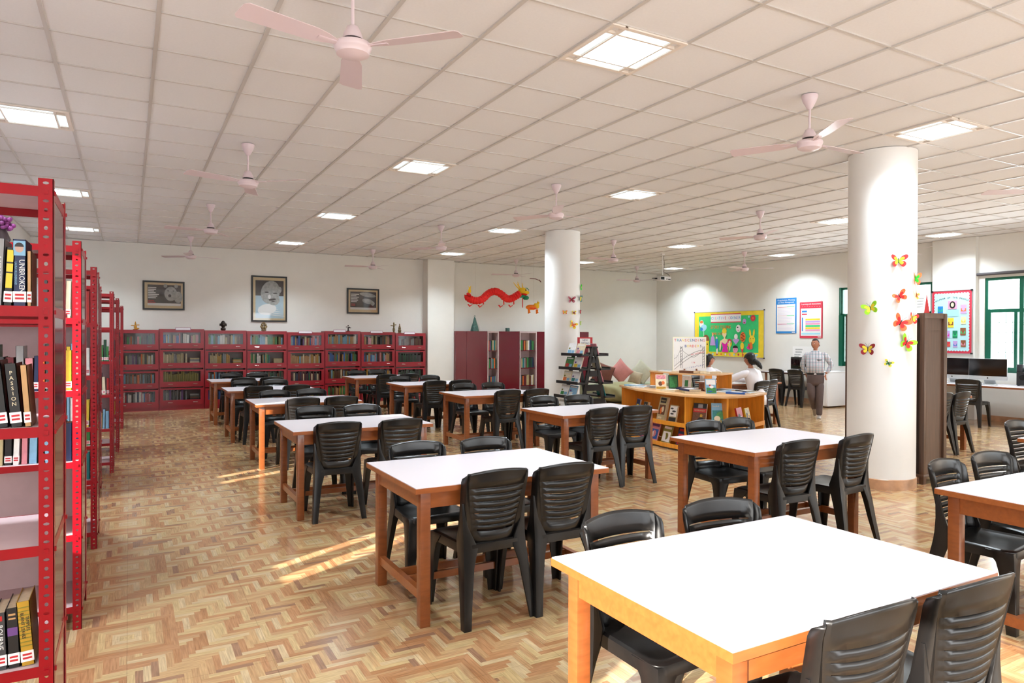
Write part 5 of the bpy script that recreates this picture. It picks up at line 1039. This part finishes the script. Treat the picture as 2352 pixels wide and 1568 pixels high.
g = G(); g.tube([(13.75, 6.1, .66), (13.72, 6.05, .45), (13.78, 6.0, .3), (13.74, 6.02, .2), (13.8, 6.1, .05)], .006, 5); tag(g.obj('cable', bpap), 'thin black cables hanging below the computer desk', 'cable')
# papers on the women's table
g = G(); g.box(-.1, .1, -.14, .14, 0, .006); o = g.obj('notebook', cov('white')); o.location = (9.2, 8.9, .741); o.rotation_euler[2] = .3; tag(o, 'white open notebook on the table of the two women', 'notebook')
g = G(); g.box(-.09, .09, -.12, .12, 0, .012); o = g.obj('orange_folder', cov('orange')); o.location = (9.0, 8.72, .741); o.rotation_euler[2] = .8; tag(o, 'bright orange folder on the table of the two women', 'folder')
# ------------------------------------------------------------------ people
skin_m = mat('brown_skin', (.66, .43, .32), .55, noise=.06); hairm = mat('black_hair', (.05, .045, .045), .45, noise=.2); wshirt = mat('white_cotton', (.9, .89, .91), .8, noise=.04, bump=.2)
def skinmesh(nodes, edges, lv=2):
    b = bmesh.new(); sl = b.verts.layers.skin.verify(); vs = {}
    for i, (k, (x, y, z, r)) in enumerate(nodes.items()):
        v = b.verts.new((x, y, z)); rr = r if isinstance(r, tuple) else (r, r); v[sl].radius = rr; v[sl].use_root = (i == 0); vs[k] = v
    for a, c in edges: b.edges.new((vs[a], vs[c]))
    me = bpy.data.meshes.new('s'); b.to_mesh(me); b.free(); o = bpy.data.objects.new('s', me); C.objects.link(o)
    m = o.modifiers.new('k', 'SKIN'); m.use_smooth_shade = True; s = o.modifiers.new('d', 'SUBSURF'); s.levels = lv; s.render_levels = lv
    bake(o); me = o.data; bpy.data.objects.remove(o); return me
def joinmesh(name, meshes, mats, parent, mi=None):
    b = bmesh.new()
    for k, me in enumerate(meshes):
        n0 = len(b.faces); b.from_mesh(me); b.faces.ensure_lookup_table()
        for f in b.faces[n0:]: f.material_index = (mi[k] if mi else 0); f.smooth = True
    me = bpy.data.meshes.new(name); b.to_mesh(me); b.free()
    for m in mats: me.materials.append(m)
    o = bpy.data.objects.new(name, me); C.objects.link(o); o.parent = parent; return o
def chain(*n): return list(zip(n[:-1], n[1:]))
def hand(p, d, u, s=1.0):      # palm at p pointing along d, thumb towards u
    d = Vector(d).normalized(); u = Vector(u); u = (u-d*u.dot(d)).normalized(); n = d.cross(u); p = Vector(p); out = []
    N = {'w': (*p, .022*s), 'm': (*(p+d*.045*s), (.034*s, .018*s)), 'k': (*(p+d*.08*s), (.036*s, .016*s))}
    out.append(skinmesh(N, chain('w', 'm', 'k'), 1))
    for i, L_ in enumerate((.06, .07, .066, .052)):
        b0 = p+d*.078*s+u*(.026-.018*i)*s; c = n*(-.012*s)
        out.append(skinmesh({'a': (*(b0-d*.02*s), .0085*s), 'b': (*(b0+d*L_*.45*s+c*.4), .008*s), 'c': (*(b0+d*L_*.8*s+c*1.4), .0072*s), 'd': (*(b0+d*L_*s+c*2.4), .006*s)}, chain('a', 'b', 'c', 'd'), 1))
    t0_ = p+d*.025*s+u*.025*s
    out.append(skinmesh({'a': (*t0_, .011*s), 'b': (*(t0_+d*.025*s+u*.02*s), .0095*s), 'c': (*(t0_+d*.05*s+u*.026*s), .008*s)}, chain('a', 'b', 'c'), 1))
    return out
def head(c, fwd, s=1.0, hair='short', glasses=False, moustache=False):     # face built in local space, +Y forward
    M = Matrix.Translation(c) @ Vector((0, 1, 0)).rotation_difference(Vector(fwd).normalized()).to_matrix().to_4x4() @ Matrix.Scale(s, 4)
    b = bmesh.new(); bmesh.ops.create_icosphere(b, subdivisions=4, radius=1)
    for v in b.verts:
        n = v.co.copy(); x, y, z = n.x*.074, n.y*.094, n.z*.112
        if z < 0: k = 1-.28*min(1, -z/.11)**1.5; x *= k; y = y*(1-.12*(-z/.11)) if y > 0 else y*(1-.35*(-z/.11))
        if y > .05 and abs(x) < .045:
            y += .024*math.exp(-((x/.011)**2+((z+.012)/.022)**2))        # nose
            y += .010*math.exp(-((x/.008)**2+((z-.02)/.025)**2))
            y -= .009*(math.exp(-(((x-.03)/.013)**2+((z-.016)/.011)**2))+math.exp(-(((x+.03)/.013)**2+((z-.016)/.011)**2)))
            y += .006*math.exp(-((x/.024)**2+((z-.036)/.007)**2)); y += .006*math.exp(-((x/.02)**2+((z+.05)/.008)**2)); y += .008*math.exp(-((x/.02)**2+((z+.085)/.015)**2))
        v.co = M @ Vector((x, y, z))
    for sg in (-1, 1):
        r = bmesh.ops.create_uvsphere(b, u_segments=10, v_segments=8, radius=1)
        for v in r['verts']: v.co = M @ Vector((sg*.074+v.co.x*.010, -.008+v.co.y*.018, .0+v.co.z*.03))
    me = bpy.data.meshes.new('h'); b.to_mesh(me); b.free(); return me, M
def blob(M, parts, sub=3):
    b = bmesh.new()
    for c, r in parts:
        q = bmesh.ops.create_icosphere(b, subdivisions=sub, radius=1)
        for v in q['verts']: v.co = M @ Vector((c[0]+v.co.x*r[0], c[1]+v.co.y*r[1], c[2]+v.co.z*r[2]))
    me = bpy.data.meshes.new('b'); b.to_mesh(me); b.free(); return me
def cap(M, front=.03, back=-.09, thick=1.05):      # hair shell over the skull
    b = bmesh.new(); bmesh.ops.create_icosphere(b, subdivisions=4, radius=1)
    dl = []
    for v in b.verts:
        n = v.co.copy(); v.co = Vector((n.x*.074*thick, n.y*.094*thick-.004, n.z*.112*thick+.004))
        lim = front if v.co.y > .02 else (front+(back-front)*min(1, (.02-v.co.y)/.06))
        if v.co.z < lim: dl.append(v)
    bmesh.ops.delete(b, geom=dl, context='VERTS')
    for v in b.verts: v.co = M @ v.co
    r = bmesh.ops.solidify(b, geom=b.faces[:], thickness=.004); me = bpy.data.meshes.new('c'); b.to_mesh(me); b.free(); return me
def eyes(M):
    return blob(M, [((s*.03, .079, .016), (.011, .006, .006)) for s in (-1, 1)], 2), blob(M, [((s*.03, .084, .016), (.005, .003, .005)) for s in (-1, 1)]+[((s*.03, .086, .034), (.016, .004, .0035)) for s in (-1, 1)], 2)
def check_mat():
    m = bpy.data.materials.new('checked_cotton'); m.use_nodes = True; N = m.node_tree.nodes; L = m.node_tree.links; b = N['Principled BSDF']; b.inputs['Roughness'].default_value = .8
    tc = N.new('ShaderNodeTexCoord'); sp = N.new('ShaderNodeSeparateXYZ'); L.new(tc.outputs['Object'], sp.inputs[0])
    def mt(op, a, c=0.0):
        k = N.new('ShaderNodeMath'); k.operation = op
        for i, v in enumerate((a, c)):
            if isinstance(v, (int, float)): k.inputs[i].default_value = v
            else: L.new(v, k.inputs[i])
        return k.outputs[0]
    h = mt('ADD', mt('MULTIPLY', sp.outputs[0], .56), mt('MULTIPLY', sp.outputs[1], -.83))
    col = None
    def stripe(v, per, wd, ph=0): return mt('LESS_THAN', mt('FLOORED_MODULO', mt('ADD', v, 10+ph), per), wd)
    mixn = (.86, .88, .9)
    prev = N.new('ShaderNodeRGB'); prev.outputs[0].default_value = lin(mixn)+(1,); prev = prev.outputs[0]
    for fac, c, a in ((stripe(h, .05, .012), (.28, .36, .42), .75), (stripe(h, .05, .008, .025), (.5, .25, .33), .7), (stripe(sp.outputs[2], .05, .010), (.3, .36, .42), .65), (stripe(sp.outputs[2], .05, .008, .025), (.5, .25, .33), .6)):
        mx = N.new('ShaderNodeMix'); mx.data_type = 'RGBA'; L.new(mt('MULTIPLY', fac, a), mx.inputs[0]); L.new(prev, mx.inputs[6]); mx.inputs[7].default_value = lin(c)+(1,); prev = mx.outputs[2]
    L.new(prev, b.inputs['Base Color']); return m
def torso(rings, M=Matrix.Identity(4), n=22):
    g = G(); g.loft([[tuple(M @ Vector((cx+rx*math.cos(2*PI*k/n), cy+ry*math.sin(2*PI*k/n), z))) for k in range(n)] for cx, cy, z, rx, ry in rings]); return g.mesh('torso', [])
# standing man, 1.5 m scale figure, walking towards the camera with one hand in his pocket
t = thing('person', 'man in checked shirt and grey brown trousers walking with hand in pocket', 'person', (11.33, 8.64, 0))
MR = Matrix.Rotation(math.radians(-56), 4, 'Z')      # local: -Y front towards the camera side, +X his left
def P3(x, y, z, r): v = MR @ Vector((x, y, z)); return (v.x, v.y, v.z, r)
K = 1.5/1.70
def S(d): return {k: P3(x*K, y*K, z*K, tuple(q*K for q in r) if isinstance(r, tuple) else r*K) for k, (x, y, z, r) in d.items()}
arm = {'shl': (.185, 0, 1.37, .05), 'ell': (.31, .05, 1.13, .037), 'wrl': (.20, -.01, .95, .027), 'shr': (-.185, 0, 1.37, .05), 'elr': (-.245, .06, 1.12, .037), 'wrr': (-.19, .16, .93, .027)}
nd = S({'pel': (0, 0, .93, .09), 'abd': (0, -.02, 1.08, .09), 'ch': (0, 0, 1.28, .09), 'nk': (0, .01, 1.44, .048), 'hd': (0, -.01, 1.52, .05), **arm,
  'hl': (.09, 0, .86, .055), 'kl': (.085, -.03, .48, .045), 'al': (.08, .0, .08, .036), 'hr': (-.09, 0, .86, .055), 'kr': (-.07, -.06, .5, .045), 'ar': (-.03, .22, .17, .036)})
ed = [('pel', 'abd'), ('abd', 'ch'), ('ch', 'nk'), ('nk', 'hd'), ('ch', 'shl'), ('shl', 'ell'), ('ell', 'wrl'), ('ch', 'shr'), ('shr', 'elr'), ('elr', 'wrr'), ('pel', 'hl'), ('hl', 'kl'), ('kl', 'al'), ('pel', 'hr'), ('hr', 'kr'), ('kr', 'ar')]
hc = MR @ Vector((0, -.02, 1.58))*K; ff = MR @ Vector((-.6, -1, -.05))
hm, HM = head(hc, ff, K*1.04); ew, ed_ = eyes(HM)
wl = MR @ Vector((.20, -.01, .95))*K; wr = MR @ Vector((-.19, .16, .93))*K
hl = hand(wl, MR @ Vector((-.05, 0, -1)), MR @ Vector((-.4, -1, 0)), K*.9); hr = hand(wr, MR @ Vector((.1, .1, -1)), MR @ Vector((.3, -1, 0)), K*.9)
o = joinmesh('body', [skinmesh(nd, ed), hm]+hl+hr, [skin_m], t)
o = joinmesh('eyes', [ew, ed_], [mat('eye_white', (.85, .83, .8), .3, noise=0), hairm], t, [0, 1])
b_ = cap(HM, .075, -.06, 1.04); gh = mat('greying_hair', (.16, .14, .14), .6, noise=.4, nscale=60); joinmesh('hair', [b_], [gh], t)
cm_ = check_mat()
sh = S({'sl0': (.1, 0, 1.36, .07), 'sl': (.19, .01, 1.35, .068), 'el': (.315, .05, 1.13, .055), 'wl': (.215, .0, .965, .042)}); sh2 = S({'sr0': (-.1, 0, 1.36, .07), 'sr': (-.19, .01, 1.35, .068), 'er': (-.265, .06, 1.12, .055), 'wr': (-.2, .15, .94, .042)})
tor = torso([(0, 0, .955, .165, .125), (0, -.005, .99, .172, .14), (0, -.025, 1.07, .182, .17), (0, -.02, 1.16, .185, .165), (0, -.005, 1.26, .19, .14), (0, 0, 1.34, .185, .115), (0, .005, 1.39, .14, .09), (0, .008, 1.43, .08, .07), (0, .008, 1.445, .066, .064)], MR.to_4x4() @ Matrix.Scale(K, 4))
joinmesh('shirt', [tor, skinmesh(sh, chain('sl0', 'sl', 'el', 'wl')), skinmesh(sh2, chain('sr0', 'sr', 'er', 'wr'))], [cm_], t)
g = G(); p = MR @ Vector((.09, -.142, 1.25))*K; g.T = Matrix.Translation(p) @ MR @ Matrix.Rotation(.3, 4, 'Z'); g.box(-.04, .04, -.01, .006, -.006, .008); g.obj('pen', bpap, t)
tr = mat('grey_brown_trousers', (.33, .27, .26), .75, noise=.08)
tn = S({'hl': (.088, 0, .80, .105), 'kl': (.085, -.03, .46, .084), 'al': (.08, .0, .13, .068), 'el': (.08, .0, .05, .066), 'hr': (-.088, 0, .80, .105), 'kr': (-.07, -.055, .48, .084), 'ar': (-.03, .2, .2, .060), 'er': (-.025, .25, .15, .058)})
hips = torso([(0, 0, .965, .166, .13), (0, 0, .9, .172, .133), (0, .005, .83, .175, .128), (0, .005, .77, .172, .12), (0, .0, .70, .155, .10)], MR.to_4x4() @ Matrix.Scale(K, 4))
tl = {k: v for k, v in tn.items() if k in ('hl', 'kl', 'al', 'el')}; tr_ = {k: v for k, v in tn.items() if k in ('hr', 'kr', 'ar', 'er')}
joinmesh('trousers', [hips, skinmesh(tl, chain('hl', 'kl', 'al', 'el')), skinmesh(tr_, chain('hr', 'kr', 'ar', 'er'))], [tr], t)
g = G(); g.T = MR @ Matrix.Scale(K, 4); g.lathe([(.165, .93), (.175, .932), (.175, .965), (.165, .968)], n=28); g.v = [tuple(MR @ Vector((q.x, q.y*.78, q.z))) for q in [MR.inverted() @ Vector(v) for v in g.v]]; g.obj('belt', mat('dark_belt', (.1, .08, .07), .4, noise=0), t)
g = G(); g.T = MR @ Matrix.Scale(K, 4); g.box(-.02, .03, -.145, -.13, .932, .965); g.obj('belt_buckle', chrome, t)
shoe = mat('grey_shoe', (.55, .5, .46), .5, noise=.1)
for (x, y, z, a) in ((.08, -.02, 0, 0), (-.025, .25, .06, -.7)):
    g = G(); g.T = MR @ TR(x*K, y*K, z*K, 0, a); rings = []
    for yy, wx, hz in ((.07, .028, .05), (.05, .036, .07), (0, .038, .07), (-.07, .042, .05), (-.13, .040, .035), (-.165, .026, .025)):
        rings.append([(wx*K*math.cos(q*PI/6), yy*K, max(0, hz*K*(.5+.5*math.sin(q*PI/6))*1.1)) for q in range(12)])
    g.loft(rings); g.obj('shoe', shoe, t)
# two seated women in white
def woman(lb, loc, rz, hdir, tail, reach, lean):
    t = thing('person', lb, 'person', loc)
    Mz = Matrix.Rotation(rz, 4, 'Z')      # local +Y is the way she sits
    def Q(d): return {k: (*(Mz @ Vector((x, y, z))), r) for k, (x, y, z, r) in d.items()}
    lx = lean
    d = {'pel': (0, -.04, .50, .09), 'ab': (lx*.3, -.02, .66, .08), 'ch': (lx*.7, .02, .84, .08), 'nk': (lx, .04, .985, .038), 'hd': (lx, .05, 1.03, .04),
         'sl': (lx*.75-.15, .03, .905, .04), 'el': (lx*.75-.22+reach[0], .2, .78, .032), 'wl': (reach[1], .38, .77, .022), 'sr': (lx*.75+.15, .03, .905, .04), 'er': (lx*.75+.2, .2, .76, .032), 'wr': (reach[1]+.16, .38, .77, .022),
         'hl': (-.08, .02, .47, .07), 'kl': (-.09, .36, .47, .052), 'al': (-.09, .34, .09, .032), 'tl': (-.09, .44, .04, .03), 'hr': (.08, .02, .47, .07), 'kr': (.09, .36, .47, .052), 'ar': (.09, .34, .09, .032), 'tr': (.09, .44, .04, .03)}
    E_ = [('pel', 'ab'), ('ab', 'ch'), ('ch', 'nk'), ('nk', 'hd'), ('ch', 'sl'), ('sl', 'el'), ('el', 'wl'), ('ch', 'sr'), ('sr', 'er'), ('er', 'wr'), ('pel', 'hl'), ('hl', 'kl'), ('kl', 'al'), ('al', 'tl'), ('pel', 'hr'), ('hr', 'kr'), ('kr', 'ar'), ('ar', 'tr')]
    hm, HM = head(Mz @ Vector((lx, .055, 1.095)), hdir, .93); ew, eb = eyes(HM)
    hs = []
    for k in ('wl', 'wr'): hs += hand(Mz @ Vector(d[k][:3]), Mz @ Vector((0, 1, -.05)), Mz @ Vector((1 if k == 'wl' else -1, .2, 0)), .9)
    joinmesh('body', [skinmesh(Q(d), E_), hm]+hs, [skin_m], t); joinmesh('eyes', [ew, eb], [mat('eye_white', 0), hairm], t, [0, 1])
    cx = lx*.7
    tor = torso([(0, -.02, .40, .14, .13), (0, -.02, .50, .145, .13), (lx*.3, -.02, .62, .14, .115), (lx*.5, 0, .74, .15, .11), (cx, .015, .84, .165, .11), (cx, .025, .9, .16, .095), (cx+lx*.1, .03, .935, .11, .075), (lx*.95, .035, .965, .06, .055)], Mz.to_4x4())
    s1 = {'s0': (cx-.08, .025, .895, .055), 'sl': (cx-.16, .03, .89, .06), 'el': (cx-.24+reach[0], .2, .78, .055), 'wl': (reach[1], .355, .77, .04)}; s2 = {'s0': (cx+.08, .025, .895, .055), 'sr': (cx+.16, .03, .89, .06), 'er': (cx+.22, .2, .76, .055), 'wr': (reach[1]+.16, .355, .77, .04)}
    joinmesh('tunic', [tor, skinmesh(Q(s1), chain('s0', 'sl', 'el', 'wl')), skinmesh(Q(s2), chain('s0', 'sr', 'er', 'wr'))], [wshirt], t)
    p = {'a': (0, -.04, .5, (.14, .125)), 'hl': (-.08, .02, .475, .088), 'kl': (-.09, .37, .47, .07), 'al': (-.09, .35, .12, .055), 'hr': (.08, .02, .475, .088), 'kr': (.09, .37, .47, .07), 'ar': (.09, .35, .12, .055)}
    joinmesh('trousers', [skinmesh(Q(p), [('a', 'hl'), ('hl', 'kl'), ('kl', 'al'), ('a', 'hr'), ('hr', 'kr'), ('kr', 'ar')])], [mat('dark_maroon_cotton', (.24, .1, .12), .8)], t)
    ps = [cap(HM, .035, -.10, 1.12)]
    ps.append(blob(HM, [((0, -.045, .02), (.08, .065, .1))]+([((0, -.09, -.04), (.045, .055, .05)), ((.015, -.115, -.06), (.036, .04, .05)), ((.025, -.135, -.085), (.03, .032, .055)), ((.04, -.15, -.11), (.024, .026, .055)), ((.05, -.16, -.135), (.018, .02, .045))] if tail else [((0, -.05, -.06), (.062, .05, .055)), ((0, -.06, -.1), (.04, .03, .035))])))
    joinmesh('hair', ps, [hairm], t)
    return t, HM
t, HM = woman('woman in a white tunic with a black ponytail, seen from behind', (9.02, 8.0, 0), .1, (-.1, 1, -.15), True, (-.1, -.26), -.08); t.scale = (1.08, 1.08, 1.05)
t, HM = woman('woman in white with short dark hair and glasses, looking to the right', (9.42, 9.5, 0), PI-.1, (1, -.35, -.05), False, (0, -.1), .0)
g = G(); g.T = HM
for s in (-1, 1): g.tube([(s*.032+.022*math.cos(k*PI/6), .098, .014+.018*math.sin(k*PI/6)) for k in range(13)], .0015, 5); g.tube([(s*.054, .098, .016), (s*.076, .0, .016)], .0015, 4)
g.tube([(-.01, .1, .016), (.01, .1, .016)], .0015, 4); g.obj('glasses', bpap, t)
